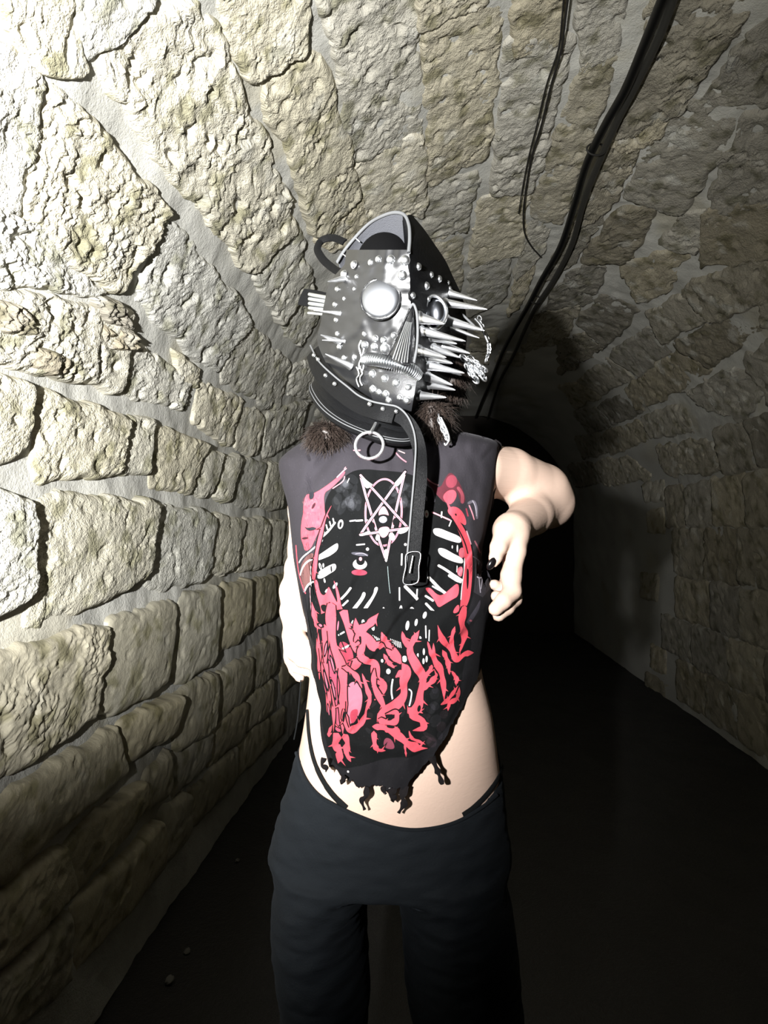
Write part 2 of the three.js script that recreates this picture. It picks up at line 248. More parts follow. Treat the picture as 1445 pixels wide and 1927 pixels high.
// courses of the left wall and the vault, as seen (pixel corners per stone)
const PALE = { color: [0.55, 0.54, 0.49], rough: 0.72, h: 0.013, dirt: 0.45, white: 0.35, mat: matDry };
const WALLS = { grow: 0.006, color: [0.48, 0.47, 0.415], rough: 0.5, h: 0.032, dirt: 0.45, white: 0.15, mat: matDry };
const DAMP_SHADE = { grow: 0.008, color: [0.29, 0.275, 0.225], rough: 0.26, h: 0.034, dirt: 0.4, white: 0.12, mat: matDamp, soft: 0.03 };  // damp brown stone; courses darken downwards to paint in the shade there
const CROWN = { grow: 0.018, color: [0.46, 0.445, 0.395], rough: 0.7, h: 0.010, dirt: 0.5, white: 0.4, mat: matDry };
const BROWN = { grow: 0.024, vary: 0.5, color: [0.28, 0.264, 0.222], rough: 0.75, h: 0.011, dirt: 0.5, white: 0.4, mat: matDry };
const courses = [
  [WALLS, [[-140, 905, 44, 935, 42, 1120, -140, 1260], [55, 924, 281, 938, 266, 1098, 52, 1188], [290, 944, 397, 966, 384, 1090, 268, 1120], [401, 967, 454, 975, 441, 1072, 388, 1087], [458, 972, 498, 978, 492, 1070, 446, 1078], [501, 976, 525, 979, 520, 1066, 496, 1070], [529, 980, 548, 984, 543, 1060, 524, 1065]]],
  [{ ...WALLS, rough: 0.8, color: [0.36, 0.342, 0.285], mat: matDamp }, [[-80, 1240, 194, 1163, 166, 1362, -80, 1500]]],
  [{ ...DAMP_SHADE, color: [0.33, 0.315, 0.26] }, [[201, 1165, 323, 1128, 302, 1296, 176, 1352], [330, 1125, 403, 1104, 396, 1250, 318, 1292], [408, 1102, 463, 1089, 459, 1190, 402, 1240], [467, 1089, 513, 1084, 509, 1165, 463, 1192], [517, 1083, 546, 1079, 543, 1146, 513, 1166]]],
  [DAMP_SHADE, [[-60, 1530, 207, 1366, 223, 1458, -60, 1712], [226, 1352, 321, 1303, 309, 1388, 232, 1442], [327, 1298, 400, 1266, 391, 1370, 330, 1422], [407, 1266, 463, 1229, 461, 1310, 402, 1366], [467, 1226, 513, 1194, 509, 1270, 465, 1308]]],
  [{ ...DAMP_SHADE, color: [0.28, 0.263, 0.212], h: 0.03 }, [[-60, 1726, 109, 1590, 118, 1692, -60, 1885], [124, 1578, 256, 1470, 262, 1524, 134, 1692], [264, 1462, 312, 1404, 313, 1490, 269, 1530], [322, 1418, 391, 1375, 386, 1432, 328, 1502], [397, 1370, 456, 1315, 452, 1390, 394, 1438], [462, 1312, 506, 1274, 503, 1340, 459, 1384]]],
  [{ ...DAMP_SHADE, color: [0.27, 0.253, 0.203], h: 0.025 }, [[-60, 1905, 112, 1716, 122, 1846, -60, 2040], [130, 1706, 292, 1540, 297, 1640, 140, 1832], [301, 1530, 351, 1490, 350, 1572, 306, 1632], [357, 1484, 441, 1400, 439, 1470, 359, 1566], [447, 1396, 500, 1346, 497, 1410, 446, 1464]]],
  [WALLS, [[-120, 680, 46, 714, 32, 852, -120, 912], [64, 727, 230, 780, 206, 896, 57, 908], [236, 778, 284, 786, 266, 890, 212, 900], [287, 788, 383, 834, 354, 934, 279, 918], [386, 842, 415, 850, 396, 936, 358, 929], [418, 852, 450, 860, 425, 946, 399, 939], [454, 860, 499, 868, 479, 958, 430, 949], [503, 868, 533, 873, 521, 961, 483, 959]]],
  [PALE, [[-130, 540, 236, 586, 200, 728, -130, 640], [256, 640, 350, 718, 336, 768, 212, 736], [330, 668, 369, 690, 363, 727, 338, 716], [379, 721, 453, 750, 431, 836, 368, 796], [456, 761, 496, 780, 482, 857, 440, 843], [504, 775, 575, 755, 561, 825, 496, 861]]],
  [{ ...PALE, rough: 0.8, h: 0.018 }, [[98, 152, 309, 388, 218, 552, 50, 420], [-130, 0, 84, 148, 42, 405, -130, 270], [-130, 285, 36, 418, 190, 545, -130, 530]]],
  [PALE, [[332, 418, 469, 598, 402, 700, 258, 560], [470, 614, 544, 685, 519, 777, 412, 712], [552, 690, 592, 680, 586, 750, 540, 746], [-60, -60, 122, -40, 153, 116, 70, 130], [131, -40, 276, -8, 214, 70, 159, 116]]],
  [{ ...PALE, color: [0.30, 0.275, 0.225], rough: 1.4, h: 0.03, soft: 0.02, p: 3 }, [[172, 560, 212, 566, 238, 612, 190, 610], [186, 614, 232, 618, 236, 650, 196, 652], [-20, 575, 22, 578, 48, 618, -10, 622], [60, 655, 98, 668, 92, 696, 50, 684]]],
  [{ ...PALE, rough: 0.85, h: 0.016 }, [[176, 126, 396, 28, 556, 420, 462, 508]]],
  [PALE, [[473, 522, 560, 436, 586, 530, 524, 606], [530, 612, 586, 542, 600, 602, 560, 652], [405, -50, 588, -50, 575, 95, 462, 150]]],
  [{ ...PALE, color: [0.5, 0.485, 0.42], rough: 0.8 }, [[497, 176, 614, 118, 675, 350, 593, 442]]],
  [{ ...CROWN, rough: 0.75, h: 0.012, color: [0.53, 0.51, 0.445] }, [[602, -60, 775, -60, 791, 242, 664, 300], [672, 316, 792, 256, 797, 400, 690, 424], [598, 452, 676, 362, 696, 440, 622, 474]]],
  [CROWN, [[785, -80, 932, -80, 908, 4, 794, 44], [801, 60, 940, 24, 919, 282, 811, 336], [806, 346, 898, 328, 876, 430, 801, 442], [905, 376, 988, 364, 985, 470, 884, 500], [880, 512, 960, 482, 950, 560, 880, 592], [802, 450, 868, 440, 866, 540, 806, 560]]],
  [{ ...CROWN, color: [0.41, 0.39, 0.335] }, [[963, -60, 1064, -60, 1053, 74, 966, 94], [950, 106, 1074, 96, 1006, 346, 928, 356], [1086, -60, 1186, -60, 1156, 136, 1094, 126], [1084, 154, 1150, 150, 1062, 402, 1004, 388], [1000, 408, 1050, 406, 1012, 490, 968, 522], [966, 530, 1006, 500, 985, 570, 955, 592]]],
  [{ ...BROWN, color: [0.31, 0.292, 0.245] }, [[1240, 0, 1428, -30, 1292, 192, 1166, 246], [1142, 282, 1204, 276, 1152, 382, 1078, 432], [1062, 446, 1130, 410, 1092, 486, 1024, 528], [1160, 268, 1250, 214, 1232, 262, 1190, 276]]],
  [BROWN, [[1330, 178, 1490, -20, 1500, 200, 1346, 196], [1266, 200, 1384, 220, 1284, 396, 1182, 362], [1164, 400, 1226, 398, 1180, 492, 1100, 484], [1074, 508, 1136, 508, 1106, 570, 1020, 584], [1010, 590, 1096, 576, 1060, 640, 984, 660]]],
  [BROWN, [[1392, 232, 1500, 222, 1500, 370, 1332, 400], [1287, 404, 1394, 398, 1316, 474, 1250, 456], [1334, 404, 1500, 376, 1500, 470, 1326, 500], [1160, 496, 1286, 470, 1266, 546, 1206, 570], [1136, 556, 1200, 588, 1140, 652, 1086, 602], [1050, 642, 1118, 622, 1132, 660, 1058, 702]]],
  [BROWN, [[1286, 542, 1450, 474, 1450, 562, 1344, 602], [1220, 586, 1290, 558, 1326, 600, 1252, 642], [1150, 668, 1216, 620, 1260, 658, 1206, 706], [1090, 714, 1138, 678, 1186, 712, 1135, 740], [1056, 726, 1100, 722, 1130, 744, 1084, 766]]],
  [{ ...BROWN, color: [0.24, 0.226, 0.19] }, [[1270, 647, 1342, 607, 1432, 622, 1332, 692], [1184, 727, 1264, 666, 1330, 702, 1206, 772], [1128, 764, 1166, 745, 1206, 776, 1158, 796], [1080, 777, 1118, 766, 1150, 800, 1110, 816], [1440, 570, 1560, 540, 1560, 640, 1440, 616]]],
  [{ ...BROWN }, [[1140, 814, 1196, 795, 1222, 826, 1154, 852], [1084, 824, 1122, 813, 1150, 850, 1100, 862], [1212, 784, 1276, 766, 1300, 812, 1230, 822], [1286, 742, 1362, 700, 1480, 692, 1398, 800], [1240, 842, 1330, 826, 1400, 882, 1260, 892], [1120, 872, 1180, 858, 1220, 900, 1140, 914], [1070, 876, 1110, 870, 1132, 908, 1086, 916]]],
];
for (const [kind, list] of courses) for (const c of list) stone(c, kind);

// the lower right wall, in the dark behind the person: coursed blocks, their tone lowered to deepen that shade
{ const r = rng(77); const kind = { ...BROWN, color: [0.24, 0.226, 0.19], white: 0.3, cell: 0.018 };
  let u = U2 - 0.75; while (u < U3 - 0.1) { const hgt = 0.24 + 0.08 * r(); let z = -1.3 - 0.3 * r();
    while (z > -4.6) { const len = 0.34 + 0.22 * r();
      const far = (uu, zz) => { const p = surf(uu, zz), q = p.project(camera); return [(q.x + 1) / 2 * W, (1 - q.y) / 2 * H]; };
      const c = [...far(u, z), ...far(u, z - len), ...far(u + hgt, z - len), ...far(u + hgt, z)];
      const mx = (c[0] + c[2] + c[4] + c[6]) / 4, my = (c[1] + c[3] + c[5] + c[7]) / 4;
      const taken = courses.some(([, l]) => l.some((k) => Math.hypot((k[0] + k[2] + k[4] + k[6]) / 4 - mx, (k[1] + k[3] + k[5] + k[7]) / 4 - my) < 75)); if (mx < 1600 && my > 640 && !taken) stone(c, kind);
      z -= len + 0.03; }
    u += hgt + 0.03; } }

// the same masonry carries on beyond the picture's edges: coarse stones wherever none is laid yet
{ const r = rng(505); let u = 0.06;
  while (u < U3 - 0.12) { const hgt = 0.21 + 0.09 * r(); let z = 0.55 - 0.3 * r();
    while (z > -5.2) { const len = 0.32 + 0.26 * r(), a = [u + 0.012, u + hgt - 0.012, z - len + 0.012, z - 0.012];
      const hit = laid.some((b) => Math.min(a[1], b[1]) - Math.max(a[0], b[0]) > 0.035 && Math.min(a[3], b[3]) - Math.max(a[2], b[2]) > 0.05);
      const m = surf(u + hgt / 2, z - len / 2).project(camera), px = (m.x + 1) / 2 * W, py = (1 - m.y) / 2 * H, inView = z < -0.4 && px > 20 && px < W - 20 && py > 20 && py < H - 20;
      if (!hit && !(inView && z > -3.2) && (z > -1.4 || r() < 0.9)) {
        const kind = u < 1.0 ? DAMP_SHADE : u < 3.4 ? (u < U1 ? WALLS : PALE) : u < 4.0 ? CROWN : BROWN;
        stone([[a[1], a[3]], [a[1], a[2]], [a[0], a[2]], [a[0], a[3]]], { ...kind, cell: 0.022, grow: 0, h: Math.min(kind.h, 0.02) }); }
      z -= len; }
    u += hgt; } }

// floor of trodden earth, and the two ends of the tunnel (out of sight)
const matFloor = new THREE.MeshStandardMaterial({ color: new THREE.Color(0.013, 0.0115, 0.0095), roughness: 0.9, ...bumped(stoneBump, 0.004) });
{ const XA = CX - RAD - 0.18, XB = CX + RAD + 0.18;
  const top = gridGeo(90, 200, (a, b) => { const x = lerp(XA, XB, a), z = lerp(Z0, Z1, b); return V(x, 0.012 * noise(x * 3, z * 3, 1) + 0.006 * noise(x * 11, z * 11, 6) - 0.006, z); }, { uv: (a, b) => [lerp(XA, XB, a) / 0.8, lerp(Z0, Z1, b) / 0.8] });
  const under = gridGeo(1, 1, (a, b) => V(lerp(XA, XB, a), -0.2, lerp(Z0, Z1, b)), { flip: true });
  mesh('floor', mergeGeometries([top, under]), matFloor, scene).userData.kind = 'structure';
  for (const [n, z, d] of [['wall_back', Z0, 0.18], ['wall_far', Z1, -0.18]]) {
    const s = new THREE.Shape(); s.moveTo(XA, -0.2); s.lineTo(XB, -0.2); s.lineTo(XB, 3); s.lineTo(XA, 3); s.closePath();
    const g = new THREE.ExtrudeGeometry(s, { depth: Math.abs(d), bevelEnabled: false }); g.translate(0, 0, Math.min(z, z + d));
    mesh(n, g, matOuter, scene).userData.kind = 'structure';
  } }

// cables on the vault
const onShell = (px, py, h) => { const [u, z] = hitTunnel(px, py); return surf(u, z, h); };
const matCable = new THREE.MeshPhysicalMaterial({ color: 0x0b0b0b, roughness: 0.42 });
const matCableGrey = new THREE.MeshPhysicalMaterial({ color: 0x34332f, roughness: 0.5 });
const matWire = new THREE.MeshStandardMaterial({ color: 0x1b1916, roughness: 0.7 });
function run(list, h, dx = 0) { return list.map(([x, y, k]) => onShell(x + dx, y, k ?? h)); }
const mainRun = [[2300, -2500], [1620, -910], [1380, -350], [1262, -70], [1222, 32], [1180, 135], [1146, 195], [1108, 275], [1086, 352], [1058, 440], [1022, 505], [996, 556], [968, 606], [946, 650], [926, 702], [908, 744], [896, 776]];
{ const g1 = group('cable'); tag(g1, 'thick black cable on the ceiling, left one of the bundled pair', 'cable');
  mesh('sheath', tube(run(mainRun, 0.062), 0.0145, { n: 120, rs: 12 }), matCable, g1);
  for (const [x, y] of [[1117, 251], [1002, 545]]) { const a = onShell(x - 8, y - 2, 0.062), b = onShell(x + 24, y + 5, 0.05); 
    const bandPts = []; const dir = onShell(x + 6, y - 12, 0.03).sub(onShell(x - 6, y + 12, 0.03)).normalize(), sd = b.clone().sub(a).normalize(), nn = new THREE.Vector3().crossVectors(dir, sd).normalize(), mid = a.clone().lerp(b, 0.5);
    for (let k = 0; k < 14; k++) { const t = k / 14 * Math.PI * 2; bandPts.push(mid.clone().addScaledVector(sd, Math.cos(t) * 0.036).addScaledVector(nn, Math.sin(t) * 0.022)); }
    mesh('cable_tie', tube(bandPts, 0.0035, { closed: true, n: 40, rs: 6 }), matWire, g1); }
  const g2 = mesh('cable', tube(run(mainRun.map(([x, y], i) => [x + 20 + 4 * Math.sin(i * 2.1), y + 5]), 0.046), 0.013, { n: 120, rs: 12 }), matCableGrey, scene);
  tag(g2, 'thick dark grey cable on the ceiling, right one of the bundled pair', 'cable');
  const w1 = [[1858, -3200], [1334, -1120], [1160, -440], [1072, -60], [1062, 10], [1055, 70], [1036, 138], [1016, 222], [1001, 270], [990, 330], [984, 388], [987, 425], [1000, 450], [1018, 470]];
  tag(mesh('wire', tube(run(w1, 0.036), 0.0034, { n: 90, rs: 6 }), matWire, scene), 'thin dark wire left of the thick cables, the one ending in a curl toward them', 'wire');
  tag(mesh('wire', tube(run(w1.slice(0, 11).map(([x, y], i) => [x - 7 + 2 * Math.sin(i * 1.7), y]), 0.034), 0.0028, { n: 70, rs: 6 }), matWire, scene), 'thinner loose wire running just left of the curled wire, stopping above it', 'wire'); }
console.log('stones', stoneSeed, 'tris', stoneTris);

// the hand-held lamp beside the camera: housing, glowing face and its light
{ const g = group('video_lamp', LAMP); tag(g, 'small black hand-held LED lamp left of the camera, outside the picture', 'lamp');
  const dir = LAMP_AIM.clone().sub(LAMP).normalize(); g.quaternion.setFromUnitVectors(V(0, 0, 1), dir);
  const body = new RoundedBoxGeometry(0.07, 0.05, 0.025, 3, 0.006); body.translate(0, 0, -0.02); mesh('housing', body, matCable, g);
  const face = new THREE.CylinderGeometry(0.016, 0.016, 0.003, 32); face.rotateX(Math.PI / 2); face.translate(0, 0, -0.005);
  mesh('led_face', face, new THREE.MeshStandardMaterial({ color: 0x888888, emissive: 0xfffaf0, emissiveIntensity: 6, roughness: 0.5 }), g);
  // two black flaps added by the lamp to shade the lower left and right
  g.updateMatrixWorld(); const inv = g.matrixWorld.clone().invert(), deg = Math.PI / 180;
  for (const [A, B, C, D, d] of ADDED_FLAPS) {
    const f = sheet(8, 8, (s, t) => { const a = lerp(lerp(A[0], B[0], s), lerp(D[0], C[0], s), t) * deg, e = lerp(lerp(A[1], B[1], s), lerp(D[1], C[1], s), t) * deg; return LAMP.clone().add(V(Math.sin(a) * Math.cos(e), Math.sin(e), -Math.cos(a) * Math.cos(e)).multiplyScalar(d)); }, 0.0015);
    f.applyMatrix4(inv); mesh('added_flap', f, matCable, g); }
  spot.position.copy(LAMP).addScaledVector(dir, 0.012); spot.target.position.copy(LAMP_AIM); scene.add(spot); scene.add(spot.target); }

// ---------------------------------------------------------------- the person: one implicit skin surface
const PX = (px, dz = 0) => at(px, H / 2, dz).x, PY = (py, dz = 0) => at(W / 2, py, dz).y;
// torso sections: height (photo row), left edge, right edge, depth centre, half depth
const TORSO = [[800, 668, 782, -0.03, 0.05], [830, 640, 832, -0.03, 0.058], [862, 590, 902, -0.025, 0.073], [950, 576, 912, -0.01, 0.085], [1050, 580, 905, -0.005, 0.08], [1150, 586, 900, 0, 0.076],
  [1250, 586, 905, 0, 0.077], [1340, 577, 926, 0, 0.083], [1420, 562, 937, -0.003, 0.09], [1500, 538, 947, -0.008, 0.096], [1600, 513, 957, -0.012, 0.1], [1690, 515, 966, -0.015, 0.1]];
// sections turned into metres on the person's plane, by height
const torsoM = TORSO.map(([py, l, r, dz, b]) => { const A = at(l, py, dz), B = at(r, py, dz); return [A.y, (A.x + B.x) / 2, (B.x - A.x) / 2, PZ + dz, b]; }).reverse();
function ellip(rows, p, pw = 2.3) {
  const cx = table(rows, p.y, 1), a = table(rows, p.y, 2), cz = table(rows, p.y, 3), b = table(rows, p.y, 4);
  const x = Math.abs(p.x - cx) / a, z = Math.abs(p.z - cz) / b, k = Math.pow(Math.pow(x, pw) + Math.pow(z, pw), 1 / pw);
  let d = (k - 1) * Math.min(a, b); const top = p.y - rows[rows.length - 1][0], bot = rows[0][0] - p.y;
  return Math.max(d, top > 0 ? top : -1, bot > 0 ? bot : -1);
}
const smin = (a, b, k) => { const h = Math.max(k - Math.abs(a - b), 0) / k; return Math.min(a, b) - h * h * k * 0.25; };
function bone(a, b) { // a, b = [px, py, dz, r]
  const A = at(a[0], a[1], a[2]), B = at(b[0], b[1], b[2]), D = B.clone().sub(A), L2 = D.lengthSq();
  return { A, B, D, L2, ra: a[3], rb: b[3] };
}
function boneD(o, p) {
  const x = p.x - o.A.x, y = p.y - o.A.y, z = p.z - o.A.z, t = clamp((x * o.D.x + y * o.D.y + z * o.D.z) / o.L2);
  return Math.hypot(x - o.D.x * t, y - o.D.y * t, z - o.D.z * t) - lerp(o.ra, o.rb, t);
}
const chain = (...j) => { const out = []; for (let i = 1; i < j.length; i++) out.push(bone(j[i - 1], j[i])); return out; };
const neck = chain([722, 830, -0.04, 0.05], [735, 745, -0.03, 0.042], [742, 650, -0.02, 0.06], [744, 595, -0.03, 0.058]);
// arm on the right of the picture, bent with the hand back on the hip
const armR = chain([905, 882, -0.03, 0.036], [958, 892, -0.07, 0.0370], [1020, 922, -0.115, 0.0385], [1033, 945, -0.125, 0.0355]);
const foreR = chain([1028, 945, -0.125, 0.035], [1000, 968, -0.06, 0.029], [962, 999, 0.03, 0.0205]);
const palmR = chain([962, 999, 0.03, 0.0195], [969, 1036, 0.045, 0.0128], [963, 1084, 0.055, 0.0118]).concat(chain([966, 1018, 0.03, 0.0145], [962, 1080, 0.035, 0.0115]));
const thumbR = chain([951, 1000, 0.045, 0.0135], [938, 1030, 0.06, 0.0105], [932, 1050, 0.068, 0.008], [929, 1063, 0.07, 0.0045]);
const indexR = chain([961, 1084, 0.056, 0.0128], [964, 1112, 0.066, 0.0112], [947, 1131, 0.078, 0.0098], [932, 1146, 0.084, 0.0085]);
const middleR = chain([963, 1086, 0.042, 0.0115], [967, 1127, 0.05, 0.0102], [954, 1143, 0.062, 0.0092], [938, 1158, 0.07, 0.0078]);
const ringR = chain([961, 1082, 0.03, 0.0105], [962, 1118, 0.034, 0.0095], [948, 1126, 0.04, 0.0085], [934, 1122, 0.045, 0.0075]);
const littleR = chain([955, 1074, 0.02, 0.0095], [953, 1102, 0.022, 0.0085], [940, 1106, 0.028, 0.0075], [930, 1100, 0.034, 0.0068]);
// arm on the left of the picture, mostly behind the shirt
const armL = chain([592, 880, -0.045, 0.038], [586, 960, -0.09, 0.034], [586, 1030, -0.14, 0.034]);
const foreL = chain([588, 1030, -0.14, 0.031], [567, 1070, -0.10, 0.0245], [553, 1112, -0.05, 0.018]);
const palmL = chain([553, 1112, -0.05, 0.0165], [551, 1150, -0.02, 0.0165], [553, 1184, 0, 0.013]).concat(chain([552, 1140, -0.035, 0.014], [549, 1196, -0.015, 0.012]));
const thumbL = chain([555, 1130, -0.03, 0.0125], [560, 1158, -0.012, 0.0105], [572, 1172, 0.0, 0.009], [584, 1180, 0.004, 0.0075]);
const indexL = chain([554, 1186, 0.0, 0.0125], [566, 1209, 0.018, 0.0112], [579, 1226, 0.024, 0.0098], [590, 1240, 0.022, 0.0085]);
const middleL = chain([550, 1192, -0.006, 0.0122], [553, 1226, 0.01, 0.0108], [569, 1242, 0.02, 0.0098], [586, 1249, 0.018, 0.0082]);
const ringL = chain([547, 1196, -0.016, 0.0115], [548, 1236, -0.004, 0.0102], [560, 1254, 0.006, 0.0092], [576, 1262, 0.008, 0.0078]);
const littleL = chain([545, 1198, -0.026, 0.0098], [547, 1240, -0.02, 0.009], [555, 1260, -0.014, 0.0082], [564, 1275, -0.01, 0.0068]);
const chainD = (c, p, k) => { let d = 1; for (const o of c) d = smin(d, boneD(o, p), k); return d; };
function handD(palm, fingers, fore, p) {
  const m = chainD(palm, p, 0.008); let f = 1; for (const c of fingers) f = smin(f, chainD(c, p, 0.003), 0.0018);
  return smin(smin(m, f, 0.005), chainD(fore, p, 0.006), 0.016);
}
const navel = at(752, 1425, 0.09);
function torsoD(p) {
  let d = ellip(torsoM, p);
  return d;
}
function bodyD(p) {
  let d = smin(torsoD(p), chainD(neck, p, 0.03), 0.04);
  const bx = p.x;
  if (bx > 0.02) { const u = chainD(armR, p, 0.006), a = smin(u, chainD(foreR, p, 0.006), 0.02); d = Math.min(smin(d, u, 0.03), a); d = Math.min(d, handD(palmR, [thumbR, indexR, middleR, ringR, littleR], foreR, p)); }
  if (bx < -0.02) { const u = chainD(armL, p, 0.006), a = smin(u, chainD(foreL, p, 0.006), 0.02); d = Math.min(smin(d, u, 0.02), a); d = Math.min(d, handD(palmL, [thumbL, indexL, middleL, ringL, littleL], foreL, p)); }
  return d;
}
// surface nets over blocks of a grid, skipping blocks far from the surface
function nets(fn, lo, hi, h, o = {}) {
  const n = [0, 1, 2].map((k) => Math.ceil((hi[k] - lo[k]) / h) + 1), B = 8, id = new Map(), pos = [], idx = [], val = new Map(), p = V(0, 0, 0);
  const key = (i, j, k) => (i * n[1] + j) * n[2] + k;
  const F3 = (i, j, k) => { const q = key(i, j, k); let v = val.get(q); if (v === undefined) { p.set(lo[0] + i * h, lo[1] + j * h, lo[2] + k * h); v = fn(p); val.set(q, v); } return v; };
  const cells = [];
  for (let bi = 0; bi < n[0] - 1; bi += B) for (let bj = 0; bj < n[1] - 1; bj += B) for (let bk = 0; bk < n[2] - 1; bk += B) {
    p.set(lo[0] + (bi + B / 2) * h, lo[1] + (bj + B / 2) * h, lo[2] + (bk + B / 2) * h);
    if (Math.abs(fn(p)) > B * h * 1.25 * (o.slack ?? 1)) continue;
    for (let i = bi; i < Math.min(bi + B, n[0] - 1); i++) for (let j = bj; j < Math.min(bj + B, n[1] - 1); j++) for (let k = bk; k < Math.min(bk + B, n[2] - 1); k++) {
      const c = [F3(i, j, k), F3(i + 1, j, k), F3(i, j + 1, k), F3(i + 1, j + 1, k), F3(i, j, k + 1), F3(i + 1, j, k + 1), F3(i, j + 1, k + 1), F3(i + 1, j + 1, k + 1)];
      let m = 0; for (let q = 0; q < 8; q++) if (c[q] < 0) m++; if (m === 0 || m === 8) continue;
      let x = 0, y = 0, z = 0, cnt = 0;
      for (let a = 0; a < 8; a++) for (const bit of [1, 2, 4]) if (!(a & bit)) { const b = a | bit; if ((c[a] < 0) !== (c[b] < 0)) { const t = c[a] / (c[a] - c[b]); x += (a & 1) + (bit === 1 ? t : 0); y += ((a >> 1) & 1) + (bit === 2 ? t : 0); z += ((a >> 2) & 1) + (bit === 4 ? t : 0); cnt++; } }
      id.set(key(i, j, k), pos.length / 3); pos.push(lo[0] + (i + x / cnt) * h, lo[1] + (j + y / cnt) * h, lo[2] + (k + z / cnt) * h); cells.push([i, j, k]);
    }
  }
  const quad = (a, b, c, d, f) => { if (a === undefined || b === undefined || c === undefined || d === undefined) return; if (f) idx.push(a, b, c, a, c, d); else idx.push(a, c, b, a, d, c); };
  for (const [i, j, k] of cells) {
    const v = F3(i, j, k) < 0;
    if (v !== F3(i + 1, j, k) < 0) quad(id.get(key(i, j, k)), id.get(key(i, j - 1, k)), id.get(key(i, j - 1, k - 1)), id.get(key(i, j, k - 1)), v);
    if (v !== F3(i, j + 1, k) < 0) quad(id.get(key(i, j, k)), id.get(key(i, j, k - 1)), id.get(key(i - 1, j, k - 1)), id.get(key(i - 1, j, k)), v);
    if (v !== F3(i, j, k + 1) < 0) quad(id.get(key(i, j, k)), id.get(key(i - 1, j, k)), id.get(key(i - 1, j - 1, k)), id.get(key(i, j - 1, k)), v);
  }
  const g = new THREE.BufferGeometry(); g.setAttribute('position', new THREE.Float32BufferAttribute(pos, 3)); g.setIndex(idx);
  const nor = [], e = h * 0.7; for (let i = 0; i < pos.length; i += 3) { // normals from the field
    const a = V(pos[i], pos[i + 1], pos[i + 2]), gr = V(0, 0, 0);
    for (const ax of ['x', 'y', 'z']) { const q = a.clone(); q[ax] += e; const f1 = fn(q); q[ax] -= 2 * e; gr[ax] = f1 - fn(q); } gr.normalize(); nor.push(gr.x, gr.y, gr.z); }
  g.setAttribute('normal', new THREE.Float32BufferAttribute(nor, 3));
  g.setAttribute('uv', new THREE.Float32BufferAttribute(pos.flatMap((_, i) => i % 3 === 0 ? [(pos[i] + pos[i + 2]) * 4, pos[i + 1] * 4] : []), 2));
  return g;
}
const person = group('person', at(735, H / 2, -0.01).setY(0));
tag(person, 'slim person in a sleeveless printed shirt and black leggings, elbow out and hand on hip', 'person');
const local = (g) => { g.translate(-person.position.x, -person.position.y, -person.position.z); return g; };
const matSkin = new THREE.MeshPhysicalMaterial({ color: new THREE.Color(0.44, 0.32, 0.255), roughness: 0.6, specularIntensity: 0.35, ...bumped(fineBump, 0.0003) });
const foot = at(735, 1590, 0).y;
mesh('body', local(nets(bodyD, [-0.24, foot, PZ - 0.26], [0.30, 1.66, PZ + 0.16], 0.0034)), matSkin, person);

// nails, dark polish on the thumb that shows
const matNail = new THREE.MeshPhysicalMaterial({ color: 0x0c0a0b, roughness: 0.12 });
{ const a = at(929.5, 1056, 0.075), g = new THREE.SphereGeometry(1, 16, 12); g.scale(0.0046, 0.0085, 0.0022); g.rotateZ(-0.55); g.translate(a.x - 0.003, a.y - 0.003, a.z); mesh('thumb_nail', local(g), matNail, person, 'black painted nail'); }

// leggings: hips and two legs, cut along a waist that dips at the front
const LEG_L = [[1600, 528, 722, -0.013, 0.1045], [1640, 523, 708, -0.013, 0.104], [1690, 518, 690, -0.014, 0.101], [1750, 517, 690, -0.012, 0.095], [1850, 528, 695, -0.01, 0.085], [1927, 536, 690, -0.01, 0.074], [2150, 552, 690, -0.01, 0.062], [2400, 560, 700, -0.02, 0.055], [2640, 540, 725, -0.02, 0.075], [2705, 530, 735, -0.02, 0.085]];
const LEG_R = [[1600, 726, 944, -0.013, 0.1045], [1640, 738, 952, -0.013, 0.104], [1690, 752, 961, -0.014, 0.101], [1750, 757, 971, -0.014, 0.095], [1850, 764, 980, -0.014, 0.085], [1927, 778, 987, -0.014, 0.074], [2150, 800, 985, -0.014, 0.062], [2400, 815, 980, -0.02, 0.055], [2640, 800, 1005, -0.02, 0.075], [2705, 792, 1012, -0.02, 0.085]];
const toM = (t) => t.map(([py, l, r, dz, b]) => { const A = at(l, py, dz), B = at(r, py, dz); return [A.y, (A.x + B.x) / 2, (B.x - A.x) / 2, PZ + dz, b]; }).reverse();
const legLM = toM(LEG_L), legRM = toM(LEG_R);
const hipsM = toM(TORSO.filter((r) => r[0] >= 1250 && r[0] < 1650).concat([[1612, 524, 947, -0.013, 0.1]]).map(([py, l, r, dz, b]) => [py, l - 3, r + 3, dz, b + 0.0045]));
const WAIST = [[540, 1378], [556, 1388], [563, 1420], [575, 1458], [600, 1492], [630, 1511], [662, 1527], [720, 1549], [770, 1558], [820, 1554], [862, 1541], [905, 1515], [930, 1494], [955, 1470]];
const waistX = WAIST.map(([x, y]) => { const p = skinAt(x, y, 0.004); return [p.x, p.y]; }).sort((a, b) => a[0] - b[0]);
const waistBack = at(735, 1395, 0).y, floorY = 0.02;
function leggingsD(p) {
  let d = ellip(hipsM, p); const l = smin(ellip(legLM, p, 2.1), 1, 0.01), r = ellip(legRM, p, 2.1); d = smin(d, smin(l, r, 0.012), 0.016);
  d += 0.0012 * noise(p.x * 16, p.y * 46, p.z * 12) * sstep(0.1, 0.3, p.y) + 0.0009 * noise(p.x * 30, p.y * 90, 5);
  const front = table(waistX, p.x, 1), k = sstep(PZ - 0.03, PZ + 0.05, p.z);
  return Math.max(d, p.y - lerp(waistBack, front, k), floorY - p.y);
}
